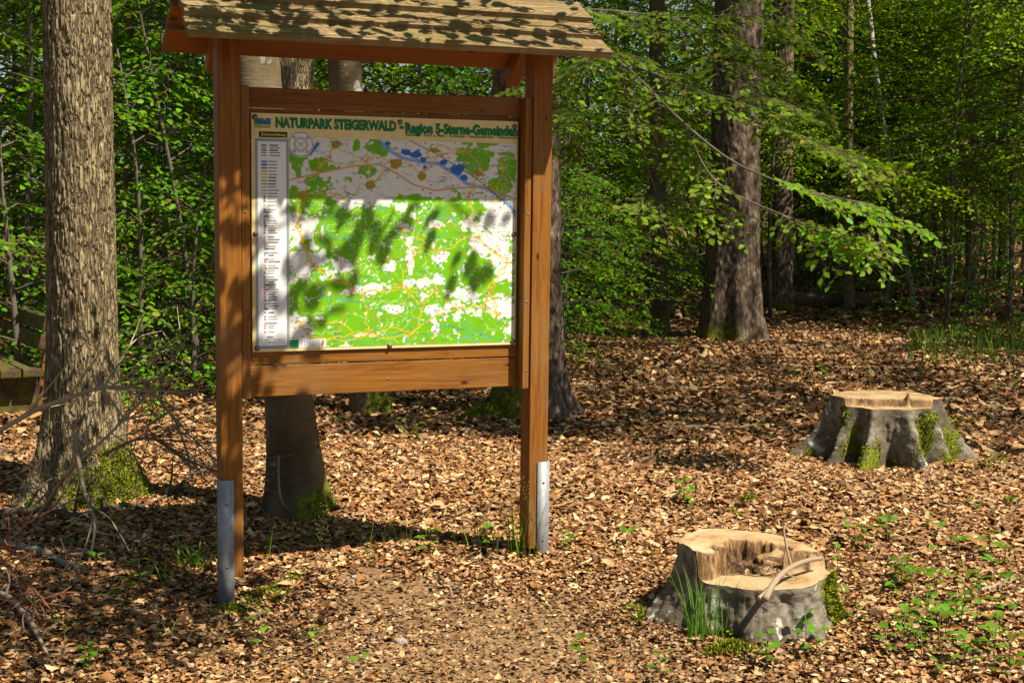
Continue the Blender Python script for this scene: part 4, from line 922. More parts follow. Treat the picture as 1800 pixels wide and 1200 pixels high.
# small seedling beeches at ground level in the half shade, right of the spruce and at the frame edge
for (px, py, s) in ((1620, 590, 1.0), (1690, 600, .9), (1740, 560, 1.2), (1780, 590, 1.0), (1560, 560, .8), (1480, 545, .8), (1230, 545, .7), (1100, 560, .8), (1040, 570, .7), (1190, 520, .9), (1420, 520, .8), (1660, 540, 1.1), (230, 615, .7), (310, 605, .8), (350, 620, .6), (290, 625, .5)):
    q = gnd(px, py); sapling(5, q[0], q[1], gS.uniform(0, 6.28), s, 'knee high leafy seedling at the edge of the wood', 'seedlings along the wood edge', 'beech_seedling')

# ------------------------------------------------------------------ stumps
def stump(name, label, ctr, rtop, hl, hh, lobes, flare, fh, seed, step_fn, rot_fn, moss_fn, step_dir):
    root = thing(name, label, 'tree stump', (ctr[0], ctr[1], gz(*ctr[:2])))
    nu, nv = 220, 60; th = np.arange(nu) * 2 * math.pi / nu
    def g_(TH, k=1.0):
        r = 0
        for (a, w, l) in lobes:
            d = (TH - math.radians(a) + math.pi) % (2 * math.pi) - math.pi; r = np.maximum(r, l * np.exp(-np.abs(d / math.radians(w * k)) ** 1.7))
        return r
    rim_r = lambda TH: rtop * (1 + 0.05 * np.cos(2 * TH + seed) + 0.16 * g_(TH, 1.1) / max(l for _, _, l in lobes) - .045)
    def H(x, y): return step_fn(x, y)
    rx, ry = rim_r(th) * np.cos(th), rim_r(th) * np.sin(th); hr = H(rx, ry)
    T = np.linspace(0, 1, nv); V = []
    TH, TT = np.meshgrid(th, T); Z = -0.12 + (hr[None] + 0.12) * TT
    zz = np.maximum(Z, 0); ff = (np.exp(-zz / fh) - np.exp(-hr[None] / fh)) / (1 - np.exp(-hr[None] / fh)); R = rim_r(TH) + ff * (flare + g_(TH))
    P = np.stack([R * np.cos(TH), R * np.sin(TH), Z], -1)
    R = R + (0.045 * (fbm(P * [10, 10, 7], 3, seed) - .5) + 0.018 * (fbm(P * [30, 30, 14], 2, seed + 2) - .5) + 0.010 * smooth(0, .3, np.abs(2 * vnoise(P * [34, 34, 9], seed + 4) - 1)) - .007 + 0.008 * (fbm(P * 60, 2, seed + 6) - .5)) * (1 - smooth(.85, 1.0, TT))
    P = np.stack([R * np.cos(TH), R * np.sin(TH), Z], -1)
    i, j = np.meshgrid(np.arange(nv - 1), np.arange(nu), indexing='ij'); j2 = (j + 1) % nu
    Qd = np.stack([i * nu + j, i * nu + j2, (i + 1) * nu + j2, (i + 1) * nu + j], -1).reshape(-1, 4)
    bk = obj('bark', mesh_np('bark', P.reshape(-1, 3), [Qd], M['stump_bark'], moss=moss_fn(P, TH).reshape(-1)), root)
    # cut face: polar height field reaching just inside the bark
    nr = 90; rho = np.linspace(0.0, 0.992, nr); A, B = np.meshgrid(th, rho)
    x, y = rim_r(A) * B * np.cos(A), rim_r(A) * B * np.sin(A); z = H(x, y)
    rm = rot_fn(x, y); q = np.stack([x, y, z], -1)
    z = z + (fbm(np.stack([x * 90, y * 90, z * 12], -1), 3, seed + 5) - .5) * 0.020 * np.clip(rm, 0, 1) + (vnoise(np.stack([x * 60, y * 60, x * 0], -1), 3) - .5) * 0.003
    i, j = np.meshgrid(np.arange(nr - 1), np.arange(nu), indexing='ij'); j2 = (j + 1) % nu
    Qd = np.stack([i * nu + j, i * nu + j2, (i + 1) * nu + j2, (i + 1) * nu + j], -1).reshape(-1, 4)
    obj('cut_face', mesh_np('cut_face', np.stack([x, y, z], -1).reshape(-1, 3), [Qd], M['cut'], moss=rm.reshape(-1), smooth_shade=False), root)
    return root, bk
# near stump: high rim at the back and left, lower cut in front, rotten hollow between
S1 = np.array([0.885, 5.01])
def s1_h(x, y):
    n = (vnoise(np.stack([np.asarray(x) * 25, np.asarray(y) * 25, np.asarray(x) * 0], -1), 2) - .5) * 0.03
    edge = y + 0.30 * x * smooth(-.05, .2, x) * 0.3 - 0.02 + n + 0.15 * smooth(.06, .19, -x)    # behind this line: the high rim
    hi = smooth(-0.008, 0.008, edge); base = 0.188 + 0.02 * (x + .2)
    h = base + (0.268 - base - 0.09 * x) * hi
    rg = fbm(np.stack([np.asarray(x) * 16, np.asarray(y) * 16, np.asarray(x) * 0], -1), 3, 12) - .5
    hol = (1 - smooth(0.75, 1.0, np.hypot((x + 0.01) / 0.15, (y - 0.025) / 0.115) + rg * 1.3)); h = h - hol * (0.018 + 0.060 * hi) + rg * 0.05 * hol + rg * 0.035 * hi * smooth(.1, .2, -x)
    return h
def s1_rot(x, y):
    rg = fbm(np.stack([np.asarray(x) * 16, np.asarray(y) * 16, np.asarray(x) * 0], -1), 3, 12) - .5; hol = (1 - smooth(0.8, 1.1, np.hypot((x + 0.01) / 0.155, (y - 0.025) / 0.12) + rg * 1.3)) * (0.55 + 0.9 * np.clip(rg + .3, 0, 1))
    edge = y - 0.02 + 0.15 * smooth(.06, .19, -x); band = 1 - smooth(0.010, 0.03, np.abs(edge))
    return np.clip(np.maximum(0.62 * band, hol * 1.0), 0, 1)
def s1_moss(P, TH):
    z = P[..., 2]; n = fbm(P * 7, 2, 4) - .5
    a = 0.75 * np.exp(-((TH - 5.95) / 0.30) ** 2) + 0.9 * np.exp(-((TH - 4.25) / 0.30) ** 2) * (1 - smooth(0.0, 0.10, z)) + 0.6 * (1 - smooth(-.02, 0.06, z)) * np.exp(-((TH - 3.6) / .6) ** 2)
    return np.clip(a + n * .5, 0, 1)
st1, _bk1 = stump('tree_stump', 'low hollow stump with a stick lying across its cut', S1, 0.268, .21, .28, [(184, 22, .15), (222, 12, .06), (262, 14, .045), (300, 13, .07), (345, 13, .09), (60, 20, .08), (120, 20, .08)], 0.012, 0.095, 3, s1_h, s1_rot, s1_moss, 0)
gC = np.random.default_rng(19)
for (cx_, cy_, cz_1, a_, b_, h_1, rz_) in ((0.065, 0.075, 0.205, .085, .05, .05, .3), (-0.03, 0.0, 0.178, .07, .018, .012, 1.2), (0.03, -0.03, 0.180, .08, .012, .010, .1)):
    bm = bmesh.new(); bmesh.ops.create_cube(bm, size=1); bmesh.ops.subdivide_edges(bm, edges=list(bm.edges), cuts=2, use_grid_fill=True)
    for v in bm.verts:
        k_ = 1 + gC.normal(0, .13); v.co = Vector((v.co.x * a_ * k_, v.co.y * b_ * (1 + gC.normal(0, .13)), v.co.z * h_1 * (1 + gC.normal(0, .16)) + v.co.x * .02))
    me = bpy.data.meshes.new('wood_chunk'); bm.to_mesh(me); bm.free(); me.materials.append(M['cut']); at_ = me.attributes.new('moss', 'FLOAT', 'POINT'); at_.data.foreach_set('value', np.clip(gC.normal(.5, .18, len(me.vertices)), 0, 1).astype(np.float32))
    obj('wood_chunk', me, st1, (cx_, cy_, cz_1), (gC.normal(0, .2), gC.normal(0, .2), rz_))
# far stump: wide roots, straight step across the cut
S2 = np.array([2.195, 8.28])
def s2_h(x, y):
    n = (vnoise(np.stack([np.asarray(x) * 30, np.asarray(y) * 30, np.asarray(x) * 0], -1), 2) - .5) * 0.02
    e = y + 0.145 + 0.10 * x + n; hi = smooth(-0.006, 0.006, e); sp_ = 0.05 * np.exp(-((x - .09) / .012) ** 2) * np.exp(-(e / .015) ** 2)
    return 0.355 + 0.04 * hi + sp_
def s2_rot(x, y): return 0.55 * (1 - smooth(0.008, 0.03, np.abs(y + 0.145 + 0.10 * x)))
def s2_moss(P, TH):
    z = P[..., 2]; r = np.hypot(P[..., 0], P[..., 1]); n = fbm(P * 8, 2, 9) - .5
    a = 0.36 + 1.6 * n + 0.12 * np.sin(TH * 7 + 1) + 0.22 * smooth(.3, .5, r) * (1 - smooth(.05, .22, z))
    return np.clip(a, 0, 1) * (1 - smooth(0.33, 0.37, z))
stump('tree_stump', 'broad mossy stump with spreading roots and a stepped pale cut', S2, 0.280, .355, .42, [(176, 10, .34), (212, 8, .24), (244, 8.5, .42), (286, 9, .32), (320, 8, .26), (349, 9.5, .38), (40, 14, .2), (90, 16, .2), (130, 14, .2)], -0.045, 0.24, 6, s2_h, s2_rot, s2_moss, 0)
# stick lying across the near stump
def P1(px, py, Y): return aty(px, py, Y)
def woody(name, label, cat, paths, col=(0.30, 0.24, 0.16), group=None, k=7):
    mb = MB(); o0 = np.array(paths[0][0][0])
    for pts, r0, r1 in paths: 
        b = bez(pts, max(6, 5 * len(pts))); b = b + (vnoise(b * 9, 3)[:, None] - .5) * r0 * 1.2; mb.tube(b - o0, np.linspace(r0, r1, len(b)), k, True, np.array(col) * random.uniform(.8, 1.2))
    return tag(obj(name, mb.mesh(name, M['twig']), None, o0), label, cat, group)
woody('broken_stick', 'pale broken stick lying across the hollow stump', 'stick', [
    ([P1(1445, 979, 4.970), P1(1400, 990, 4.860), P1(1365, 1018, 4.740), P1(1345, 1052, 4.590)], 0.008, 0.0125),
    ([P1(1366, 1020, 4.730), P1(1350, 1037, 4.650), P1(1334, 1052, 4.600)], 0.007, 0.009),
    ([P1(1392, 993, 4.890), P1(1383, 960, 4.920), P1(1378, 930, 4.940), P1(1382, 921, 4.950)], 0.005, 0.0035),
    ([P1(1380, 1008, 4.840), P1(1395, 1012, 4.850), P1(1405, 1014, 4.870)], 0.003, 0.002)], (0.28, 0.215, 0.145))

# ------------------------------------------------------------------ bench and log at the edges of the clearing
def place_box(root, name, size, loc, rot, mat, bevel=0.012): return obj(name, box_mesh(name, size, mat, bevel), root, loc, rot)
tw_ = NT('mossy_bench_wood'); v_ = tw_.coord((2, 14, 14)); nn_ = tw_.noise(v_, 2, 5, .6, .5); mo_ = tw_.noise(tw_.coord(), 9, 4)
M['bench'] = tw_.done(tw_.mix(tw_.math('MULTIPLY', tw_.fr(mo_, .42, .6), .8), tw_.ramp(nn_, [(.3, (.03, .018, .011)), (.7, (.11, .065, .038))]), (.10, .105, .012)), .9, tw_.bump(nn_, .6, .01), .2)
bq = gnd(8, 738); bench = thing('wooden_bench', 'old mossy bench of thick planks half hidden by the oak', 'bench', (bq[0] + .02, bq[1] + .1, bq[2]), math.radians(122))
bench.scale = (1, 1, 0.85)
# local x along the bench; its near end at x = 0, running away to the left and back
for k, y in enumerate((-0.22, -0.075, 0.07)): place_box(bench, 'seat_plank', (1.9, 0.135, 0.07), (0.86, y + .1, 0.36), (0, 0, 0), M['bench'])
for x in (0.12, 1.5):
    place_box(bench, 'leg', (0.16, 0.42, 0.325), (x, 0.03, 0.16), (0, 0, 0), M['bench']); place_box(bench, 'backrest_post', (0.08, 0.07, 0.85), (x + .05, -0.27, 0.40), (0.18, 0, 0), M['stain_dark'], .006)
for z, yy in ((0.74, -0.30), (0.60, -0.27)): place_box(bench, 'backrest_plank', (1.9, 0.06, 0.125), (0.86, yy + .075, z), (0.2, 0, 0), M['bench'])
lq = gnd(1440, 541); log_ = thing('fallen_log', 'dark log lying on the ground behind the big spruce', 'log', (lq[0], lq[1], lq[2]), math.radians(4))
lm = MB(); lx = np.linspace(-1.35, 0.72, 16); lm.tube(np.stack([lx, 0.03 * np.sin(lx * 2), np.full(16, .11)], -1), np.linspace(.125, .115, 16), 14, True, (0.10, 0.062, 0.04)); obj('trunk', lm.mesh('trunk', M['twig']), log_)
cl = MB(); th = np.arange(14) * 2 * math.pi / 14; cl.add(np.concatenate([np.stack([np.full(14, .7215), 0.03 * math.sin(1.44) + .10 * np.cos(th), .11 + .10 * np.sin(th)], -1), [[.7225, 0.03 * math.sin(1.44), .11]]]), None, [[i, (i + 1) % 14, 14] for i in range(14)]); obj('cut_end', cl.mesh('cut_end', m_flat('weathered_cut', (.30, .20, .12), .9), False), log_)

# ------------------------------------------------------------------ dead branches
def G(px, py, h=0.0): q = gnd(px, py); return q + np.array([0, 0, h])
def ramify(main, r0, n, rng_, lmax=0.5, up=0.3):
    """main pixel path points -> list of tube paths with side twigs"""
    b = bez(main, 30); out = [(b[::3], r0, r0 * .35)]
    for _ in range(n):
        i = int(rng_.integers(4, 29)); d = b[min(i + 1, 29)] - b[i - 1]; d /= np.linalg.norm(d) + 1e-9; v = rng_.normal(0, 1, 3) * [1, .8, .8]; v[2] += up; v = v / np.linalg.norm(v); v = v * .8 + d * .5
        l = rng_.uniform(.12, lmax); e = b[i] + v * l; k_ = b[i] + v * l * .5 + rng_.normal(0, .05, 3) * l
        e[2] = max(e[2], gz(e[0], e[1]) + .01); k_[2] = max(k_[2], gz(k_[0], k_[1]) + .01); out.append(([b[i], k_, e], r0 * .42, .0016))
        if rng_.random() < .6:
            v2 = v * .6 + rng_.normal(0, .5, 3); e2 = k_ + v2 * l * .5; e2[2] = max(e2[2], gz(e2[0], e2[1]) + .01); out.append(([k_, (k_ + e2) / 2 + rng_.normal(0, .02, 3), e2], r0 * .26, .0013))
    return out
gB = np.random.default_rng(53)
A_ = lambda x, y, Y: aty(x, y, Y)
woody('dead_branch', 'long bleached dead branch arching across the foot of the oak', 'branch', ramify([A_(-30, 775, 5.9), A_(60, 722, 5.95), A_(150, 690, 6.0), A_(210, 680, 6.1), A_(262, 690, 6.2), A_(310, 740, 6.3), G(345, 860, .02)], 0.012, 34, gB, .55), (0.38, 0.30, 0.185))
woody('dead_branch', 'thin dead branch with upright twigs leaning beside the oak', 'branch', ramify([G(60, 930, .03), A_(120, 830, 5.75), A_(190, 765, 5.8), A_(250, 700, 5.9), A_(330, 600, 6.1)], 0.009, 32, gB, .5), (0.30, 0.235, 0.145))
woody('dead_branch', 'forked dead branch dangling over the shaded leaves by the oak', 'branch', ramify([A_(130, 760, 5.7), A_(150, 860, 5.65), A_(166, 920, 5.6), A_(158, 980, 5.6), G(150, 1005, .01)], 0.010, 18, gB, .4), (0.27, 0.215, 0.14))
woody('dead_branch', 'dark knotty branch lying in front of the oak foot', 'branch', ramify([G(-20, 925, .05), G(60, 915, .06), G(140, 920, .05), G(215, 905, .05), G(270, 895, .03), G(370, 840, .10)], 0.019, 10, gB, .35), (0.10, 0.085, 0.06))
woody('dead_branch', 'lichen spotted branch piece on the shaded ground', 'branch', [([G(0, 965, .03), G(60, 982, .04), G(110, 1000, .03), G(150, 1012, .02)], .017, .013)], (0.20, 0.19, 0.14))
woody('dead_branch', 'crooked bare branch poking in over sunlit leaves', 'branch', ramify([G(-15, 1055, .05), G(30, 1090, .05), G(65, 1130, .05), G(95, 1178, .03)], 0.015, 5, gB, .18), (0.24, 0.18, 0.12))
woody('dead_branch', 'reddish thin twig tangle in the lower left shade', 'branch', ramify([G(-20, 1015, .10), A_(20, 965, 4.9), A_(55, 1030, 4.85), G(60, 1110, .01)], 0.006, 24, gB, .40), (0.26, 0.10, 0.05))
woody('dead_branch', 'tangled fine dead twigs heaped against the oak', 'branch', ramify([A_(180, 800, 6.0), A_(260, 770, 6.1), A_(330, 810, 6.2), G(372, 850, .02)], 0.007, 46, gB, .5), (0.20, 0.155, 0.095))
woody('dead_branch', 'curved twig leaning on the smooth trunk behind the board', 'branch', [([G(516, 905, .0), A_(495, 880, 6.05), A_(488, 830, 6.1), A_(489, 800, 6.12)], .006, .004)], (0.20, 0.16, 0.10))
for lab, pts, r in (('pale stick on the leaves left of the broad stump', [(1165, 757), (1230, 756), (1300, 757), (1330, 753)], .012), ('grey stick on the leaves near the right post', [(1010, 890), (1060, 884), (1110, 877)], .009),
                    ('thin bent twig behind the hollow stump', [(1310, 920), (1350, 900), (1390, 925), (1480, 950)], .005), ('stick lying at the bottom right corner of the clearing', [(1720, 1158), (1755, 1180), (1790, 1202)], .012), ('short bleached stick beside green seedlings', [(1715, 1050), (1750, 1040), (1785, 1028)], .012),
                    ('forked dark twig on the bright leaves', [(1130, 860), (1150, 835), (1172, 800)], .005), ('thin curved twig at the frame edge of the clearing', [(1762, 845), (1785, 885), (1800, 905)], .006), ('short twig on sand below the map', [(640, 1093), (720, 1080), (880, 1058)], .005), ('dark twig in front of the left post', [(420, 1060), (480, 1100), (520, 1130)], .006),
                    ('short twig pile behind the board', [(605, 765), (640, 748), (663, 733)], .008), ('knobbly twig on sand between posts', [(775, 1020), (790, 1040), (795, 1060)], .008), ('weathered twig below the board shadow', [(575, 932), (620, 948), (680, 965)], .010), ('twig lying by the roots of the larch', [(835, 760), (890, 768), (940, 772)], .010)):
    woody('fallen_stick', lab, 'stick', [([G(x, y, r * .8 + .012) for x, y in pts], r, r * .7)], (0.30, 0.24, 0.165) if 'pale' in lab or 'bleached' in lab else (0.19, 0.14, 0.09))
# pale dead boughs deep in the wood
q0 = aty(1640, 330, 20)
woody('dead_bough', 'pale bare dead boughs deep in the wood beyond the birch', 'branch', ramify([np.array([aty(1560, 420, 20)[0], 20, gz(4.8, 20)]), aty(1600, 330, 20), aty(1650, 290, 20), aty(1690, 330, 20)], 0.022, 30, gB, 1.0), (0.42, 0.37, 0.30))
woody('dead_bough', 'grey forked bough leaning over the fallen log', 'branch', ramify([G(1395, 515, 0), aty(1420, 470, 20.5), aty(1445, 440, 20.5), aty(1490, 445, 20)], 0.026, 14, gB, .9), (0.22, 0.19, 0.15))
woody('dead_bough', 'thin grey bough behind the slim beech trunk', 'branch', ramify([aty(1175, 440, 15.8), aty(1200, 452, 15.6), aty(1235, 448, 15.6)], 0.02, 3, gB, .4), (0.20, 0.17, 0.12))

# ------------------------------------------------------------------ leaf litter
gT = np.random.default_rng(61)
PAL = np.array([(0.31, 0.175, 0.078), (0.24, 0.122, 0.048), (0.165, 0.075, 0.028), (0.42, 0.285, 0.16), (0.11, 0.05, 0.02), (0.27, 0.13, 0.042), (0.35, 0.21, 0.10), (0.46, 0.335, 0.20), (0.40, 0.275, 0.15)]) * [0.97, 0.90, 0.80]
OBST = [(S1, 0.285), (S2, 0.33)]
def litter(n, y0, y1, size, fine, margin=False):
    u = gT.random(n); y = np.sqrt(y0 ** 2 + u * (y1 ** 2 - y0 ** 2)); x = gT.uniform(-0.40, 0.40, n) * y
    if margin: x = np.sign(x) * (0.39 + np.abs(x / y)) * y
    keep = gT.random(n) > sand_mask(x, y) * 0.86
    for c, r in OBST: keep &= np.hypot(x - c[0], y - c[1]) > r
    x, y = x[keep], y[keep]; n = len(x)
    path = np.exp(-((x - 0.0) / 0.85) ** 2) * (1 - smooth(5.0, 5.6, y))          # trodden path: finer crumbs
    z = ground_z(x, y) + gT.uniform(0.0, 0.028, n) + 0.012 * fbm(np.stack([x * 5, y * 5, x * 0], -1), 2, 3)
    L = size * np.exp(gT.normal(0, 0.24, n)) * (1 - 0.45 * path * (gT.random(n) < .85)) * np.where(gT.random(n) < .07, 1.6, 1.0); a = gT.uniform(0, 6.28, n); tilt = np.where(gT.random(n) < .15, 0.8, 0.27)
    N = np.stack([gT.normal(0, 1, n) * tilt, gT.normal(0, 1, n) * tilt, np.ones(n)], -1); D = np.stack([np.cos(a), np.sin(a), gT.normal(0, .25, n)], -1)
    k = gT.integers(len(PAL), size=n); c = PAL[k] * np.exp(gT.normal(0, .30, n))[:, None] * (0.78 + 0.44 * fbm(np.stack([x * 1.7, y * 1.7, x * 0], -1), 3, 77))[:, None]
    return x, y, z, L, N, D, c
def litter_obj(name, n, y0, y1, size, fine, label, margin=False):
    x, y, z, L, N, D, c = litter(n, y0, y1, size, fine, margin); m = len(x); P = np.stack([x, y, z], -1)
    D_, S_, U_ = leaf_rot(D, N); P = P - D_ * L[:, None] * .5
    if fine: V, Qd, T = leaves8(P, D, N, L, gT.uniform(.38, .68, m), gT.normal(.05, .09, m), gT.normal(.05, .22, m), gT.normal(0, .10, m)); pol = [Qd, T]; r = 8
    else: V, Qd = leaves6(P, D, N, L, .6, gT.normal(.08, .10, m), gT.normal(.1, .3, m)); pol = [Qd]; r = 6
    cc = np.repeat(c, r, 0) * np.exp(gT.normal(0, .10, m * r))[:, None]
    return tag(obj(name, mesh_np(name, V, pol, M['litter'], col=cc, smooth_shade=fine)), label, 'dry leaves', kind='stuff')
litter_obj('leaf_litter', 74000, 3.7, 5.9, 0.0265, True, 'dry brown beech leaves covering the clearing in front of the board')
litter_obj('leaf_litter', 108000, 5.9, 8.6, 0.030, False, 'dry brown beech leaves around the stumps and behind the board')
litter_obj('leaf_litter', 72000, 8.6, 17.0, 0.048, False, 'dry brown beech leaves farther back among the trees')
litter_obj('leaf_litter', 30000, 17.0, 30.0, 0.085, False, 'dry brown leaves on the shaded floor deep in the wood')

litter_obj('leaf_litter', 50000, 2.4, 16.0, 0.050, False, 'dry brown leaves on both sides of the clearing', True)

# ------------------------------------------------------------------ moss cushions, grass, seedlings
def moss_patch(label, px, py, rx, ry, h, n=1500):
    c = gnd(px, py); g = np.random.default_rng(int(px + py)); r = np.sqrt(g.random(n)); a = g.uniform(0, 6.28, n)
    e = 1 + .3 * np.sin(3 * a + px) + .2 * np.sin(5 * a + py); x = r * np.cos(a) * rx * e; y = r * np.sin(a) * ry * e
    z = ground_z(x + c[0], y + c[1]) - c[2] + h * np.clip(1 - r ** 2, 0, 1) + g.uniform(0, .006, n)
    P = np.stack([x, y, z + .004], -1); D = np.stack([g.normal(0, .6, n), g.normal(0, .6, n), np.ones(n)], -1); N = g.normal(0, 1, (n, 3))
    V, Qd = leaves6(P, D, N, g.uniform(.010, .020, n), .5, .1); col = np.array([.15, .17, .012]) * np.exp(g.normal(0, .4, n))[:, None]
    k = 24; th = np.arange(k) * 6.2832 / k; ee = 1 + .3 * np.sin(3 * th + px) + .2 * np.sin(5 * th + py); mb = MB(); rings = [1.0, .8, .5, .2]
    mv = np.concatenate([np.stack([q * np.cos(th) * rx * ee, q * np.sin(th) * ry * ee, ground_z(q * np.cos(th) * rx * ee + c[0], q * np.sin(th) * ry * ee + c[1]) - c[2] + h * (1 - q * q) + (.004 if q < 1 else -.01)], -1) for q in rings]); j = np.arange(k); j2 = (j + 1) % k
    mq = np.concatenate([np.stack([i * k + j, i * k + j2, (i + 1) * k + j2, (i + 1) * k + j], -1) for i in range(3)])
    allV = np.concatenate([mv, V]); o = obj('moss_cushion', mesh_np('moss_cushion', allV, [mq, Qd + len(mv)], M['moss'], col=np.concatenate([np.broadcast_to([.10, .115, .010], mv.shape), np.repeat(col, 6, 0)])), None, c)
    return tag(o, label, 'moss', 'moss cushions on the forest floor')
for a in (('moss cushion in front of the steel foot of the left post', 415, 1078, .085, .06, .015, 2200), ('yellow green moss on the sand beside the left post', 475, 1050, .10, .10, .012, 2400), ('small moss tuft on sand behind the left post', 520, 1020, .06, .06, .010, 900), ('moss cushion against the foot of the hollow stump', 1285, 1152, .085, .06, .035, 1800),
          ('moss cushion on the ground beside the hollow stump', 1125, 1085, .06, .07, .02, 1500), ('moss mound rising from the leaves before the broad stump', 1318, 888, .07, .06, .03, 1000), ('flat moss pad at the left of the oak foot', 250, 880, .16, .10, .02, 1500), ('moss strip by the broad stump roots', 1700, 742, .14, .10, .02, 900), ('moss clump at the larch roots', 850, 738, .16, .12, .10, 2200)):
    moss_patch(*a)
def scatter_moss(o, thr, n, zmax, size=.012):
    me = o.data; m = len(me.vertices); co = np.empty(m * 3, np.float32); no = np.empty(m * 3, np.float32); ms = np.empty(m, np.float32)
    me.vertices.foreach_get('co', co); me.vertex_normals.foreach_get('vector', no); me.attributes['moss'].data.foreach_get('value', ms); co = co.reshape(-1, 3); no = no.reshape(-1, 3)
    ok = np.where((ms + .5 * (fbm(co * 17, 3, 5) - .5) > thr) & (co[:, 2] < zmax) & (co[:, 2] > -.03))[0]
    if len(ok) < 10: return
    g = np.random.default_rng(m); i = g.choice(ok, n); P = co[i] + g.normal(0, .004, (n, 3)); D = no[i] + g.normal(0, .45, (n, 3)) + (0, 0, .25)
    V, Qd = leaves6(P, D, g.normal(0, 1, (n, 3)), g.uniform(.6, 1.4, n) * size, .5, .1); c = np.array([.16, .18, .012]) * np.exp(g.normal(0, .4, n))[:, None]
    tag(obj('moss', mesh_np('moss', V, [Qd], M['moss'], col=np.repeat(c, 6, 0)), o.parent, o.location), kind='stuff')
for o in list(bpy.data.objects):
    if o.parent and o.parent.get('category') == 'tree stump' and o.name.startswith('bark'): scatter_moss(o, .52, 3800, .34)
    if o.name == 'trunk': scatter_moss(o, .46, 4200, .45)
    if o.name in ('trunk.001', 'trunk.002', 'trunk.004'): scatter_moss(o, .60, 800, .26, .011)
def blades(g, n, h, spread, curve=.5, w=.004, base=(.11, .22, .02), seedheads=0):
    mb = MB()
    for b in range(n):
        a = g.uniform(0, 6.28); o = np.array([g.normal(0, spread * .25), g.normal(0, spread * .25), -.01]); l = h * g.uniform(.5, 1.1); out = curve * g.uniform(.2, 1.2)
        t = np.linspace(0, 1, 6); c = o + np.stack([np.cos(a) * out * l * t ** 1.8, np.sin(a) * out * l * t ** 1.8, l * t * (1 - .35 * out * t ** 2)], -1); s = np.array([-math.sin(a), math.cos(a), 0])
        ww = w * (1 - t ** 2 * .95); V = np.concatenate([c + s * ww[:, None], c - s * ww[:, None]]); i = np.arange(5); col = np.array(base) * math.exp(g.normal(0, .25))
        mb.add(V, np.stack([i, i + 1, 6 + i + 1, 6 + i], -1), None, col)
        if b < seedheads:
            for _ in range(26):
                p = c[-1] + g.normal(0, 1, 3) * [.022, .022, .028]; mb.add([p, p + (.004, 0, .002), p + (.002, .002, .006)], None, [(0, 1, 2)], (.34, .34, .10))
    return mb
gG = np.random.default_rng(71)
for lab, px, py, n, h, sp_, cv, w, sh in (('broad bladed grass tuft just left of the left post', 340, 1008, 34, .20, .16, .9, .0055, 0), ('tall thin grass tuft growing against the hollow stump', 1232, 1132, 42, .30, .13, .35, .0022, 0), ('grass stalks around the foot of the right post', 925, 985, 38, .34, .18, .35, .0022, 3), ('thin grass on the shadow edge under the board', 690, 975, 20, .22, .40, .35, .0020, 1), ('sparse grass stalks left of the right post', 850, 965, 18, .24, .25, .35, .0020, 0),
                             ('drooping seeding grass stalk in the lower left shade', 285, 1035, 5, .30, .05, .9, .0020, 2), ('grass stalks behind the steel foot of the left post', 470, 985, 9, .32, .10, .9, .0022, 2), ('small bright grass tuft on dry leaves at lower left', 290, 1128, 14, .09, .08, .7, .0025, 0), ('short grass below the map beside the smooth trunk', 560, 965, 16, .20, .25, .4, .0020, 1)):
    c = gnd(px, py); tag(obj('grass_tuft', blades(gG, n, h, sp_, cv, w, seedheads=sh).mesh('grass_tuft', M['grass']), None, c), lab, 'grass', 'grass tufts in the clearing')
gr = MB(); 
for _ in range(150):
    px, py = gG.uniform(1600, 1830), gG.normal(612, 16); c = gnd(px, py); b = blades(gG, 7, .26, .10, .6, .0035, (.10, .21, .02))
    for V_ in b.V: V_ += c
    gr.V += b.V; gr.C += b.C; gr.Q += [q + gr.n for q in b.Q]; gr.n += b.n
tag(obj('grass_patch', gr.mesh('grass_patch', M['grass'])), 'soft green grass growing in the half shade at the wood edge', 'grass', kind='stuff')
SEED = []
for k in range(5):
    g = np.random.default_rng(500 + k); mb = MB(); n = [2, 4, 6, 8, 5][k]; H = [.05, .09, .12, .13, .16][k]; P, D = [], []
    mb.tube([(0, 0, -.02), (.005, .003, H * .5), (.0, .006, H)], [.0022, .0018, .001], 5, True, (.16, .14, .06))
    for i in range(n):
        a = i * 2.4 + g.normal(0, .3); P.append((0, 0, H * (1 - .7 * (i / max(n, 1)) * (k > 1)))); D.append((math.cos(a), math.sin(a), g.uniform(-.1, .5)))
    P, D = np.array(P), np.array(D); V, Qd, T = leaves8(P + D * .008, D, np.array([[0., 0, 1]] * n) + g.normal(0, .25, (n, 3)), g.uniform(.030, .055, n), .62, .08, -.25)
    SEED.append((mb.mesh('stem', M['twig']), mesh_np('leaves', V, [Qd, T], M['leaf_near'], col=np.repeat(leaf_cols(g, n, (.12, .26, .02), .2, .05), 8, 0))))
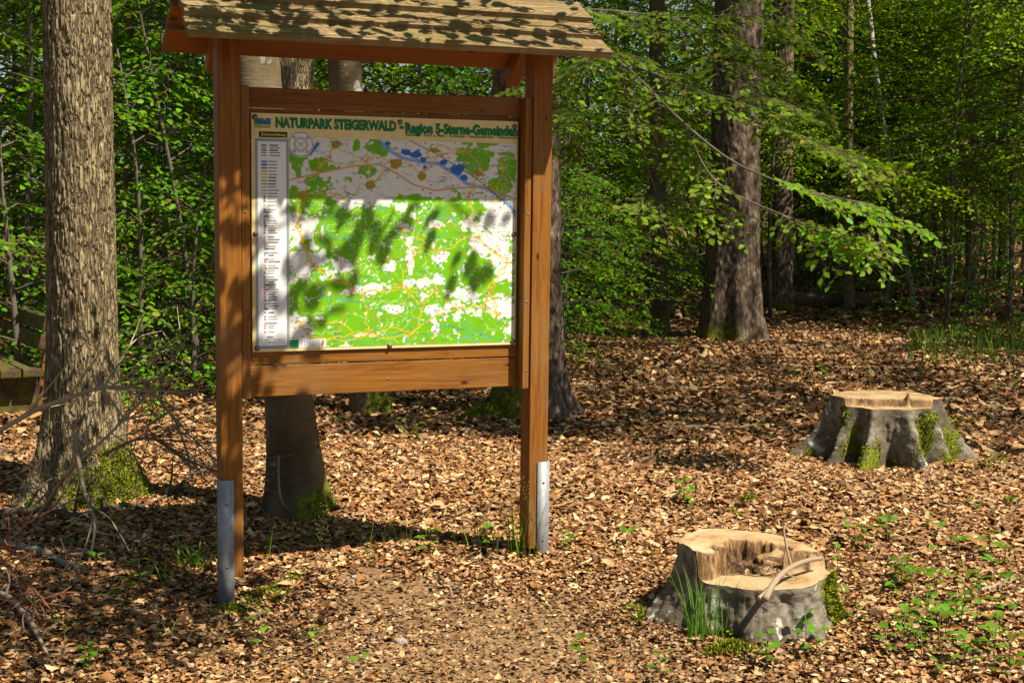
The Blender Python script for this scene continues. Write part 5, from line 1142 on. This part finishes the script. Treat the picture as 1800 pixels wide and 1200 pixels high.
spots = [(x_, y_) for x_, y_ in zip(gG.uniform(1540, 1800, 30), gG.uniform(1030, 1200, 30))] + [(565, 25), (165, 1165), (150, 1190), (110, 1150), (60, 905), (220, 1075), (250, 1060), (170, 1010), (705, 775), (735, 780), (590, 755), (870, 975), (755, 985), (1110, 970), (990, 975), (1475, 1010), (1500, 965), (1555, 960), (1560, 935), (1525, 975), (1645, 990), (1690, 985), (1740, 985), (1770, 1000), (1745, 1030), (1770, 1055), (1765, 1090), (1700, 1070), (1640, 1035), (1575, 1130), (1600, 1140), (1560, 1165), (1620, 1170), (1690, 1110), (1720, 1115), (1660, 1130), (1750, 1140), (1700, 1185), (1660, 1195), (1780, 1190), (1410, 1140), (1500, 1100), (1480, 1060), (1740, 830), (1760, 840), (1775, 895), (1720, 905), (1390, 665), (1415, 662), (1440, 672), (1510, 672), (1530, 668), (1100, 640), (1120, 655), (1620, 672), (1700, 665), (1750, 660), (1780, 690), (1300, 920), (1205, 895), (1215, 910), (1160, 1200), (1020, 1185), (1350, 1180), (960, 900), (1340, 765), (1100, 745), (690, 945), (640, 1180), (560, 1165), (110, 970), (215, 935), (455, 1170), (1630, 940), (1655, 955), (1430, 1165)]
for i, (px, py) in enumerate(spots):
    if py < 100: continue
    c = gnd(px + gG.uniform(-6, 6), py); k = int(gG.integers(5)); r = thing('leaf_seedling', 'small fresh green seedling sprouting through the dry leaves', 'seedling', c, gG.uniform(0, 6.28), 'green seedlings in the leaf litter'); s = gG.uniform(.7, 1.15); r.scale = (s, s, s)
    obj('stem', SEED[k][0], r); obj('leaves', SEED[k][1], r)
# a few stones and wood chips on the sand
st_ = m_flat('grey_stone', (.27, .26, .25), .9)
for i, (px, py, s) in enumerate(((705, 1130, .022), (540, 1105, .010), (495, 1112, .012), (620, 1015, .016), (575, 1080, .008), (1745, 803, .035), (655, 1125, .010))):
    bm = bmesh.new(); bmesh.ops.create_icosphere(bm, subdivisions=2, radius=s)
    for v in bm.verts: v.co *= 1 + .35 * (vnoise(np.array([[v.co.x / s * 1.3 + i * 7, v.co.y / s * 1.3, v.co.z / s * 1.3]]), 4)[0] - .5); v.co.z *= .6
    me = bpy.data.meshes.new('stone'); bm.to_mesh(me); bm.free(); me.materials.append(st_); c = gnd(px, py); c[2] += s * .3
    tag(obj('stone', me, None, c), 'small grey stone lying among leaves and sand', 'stone', 'stones on the clearing floor')
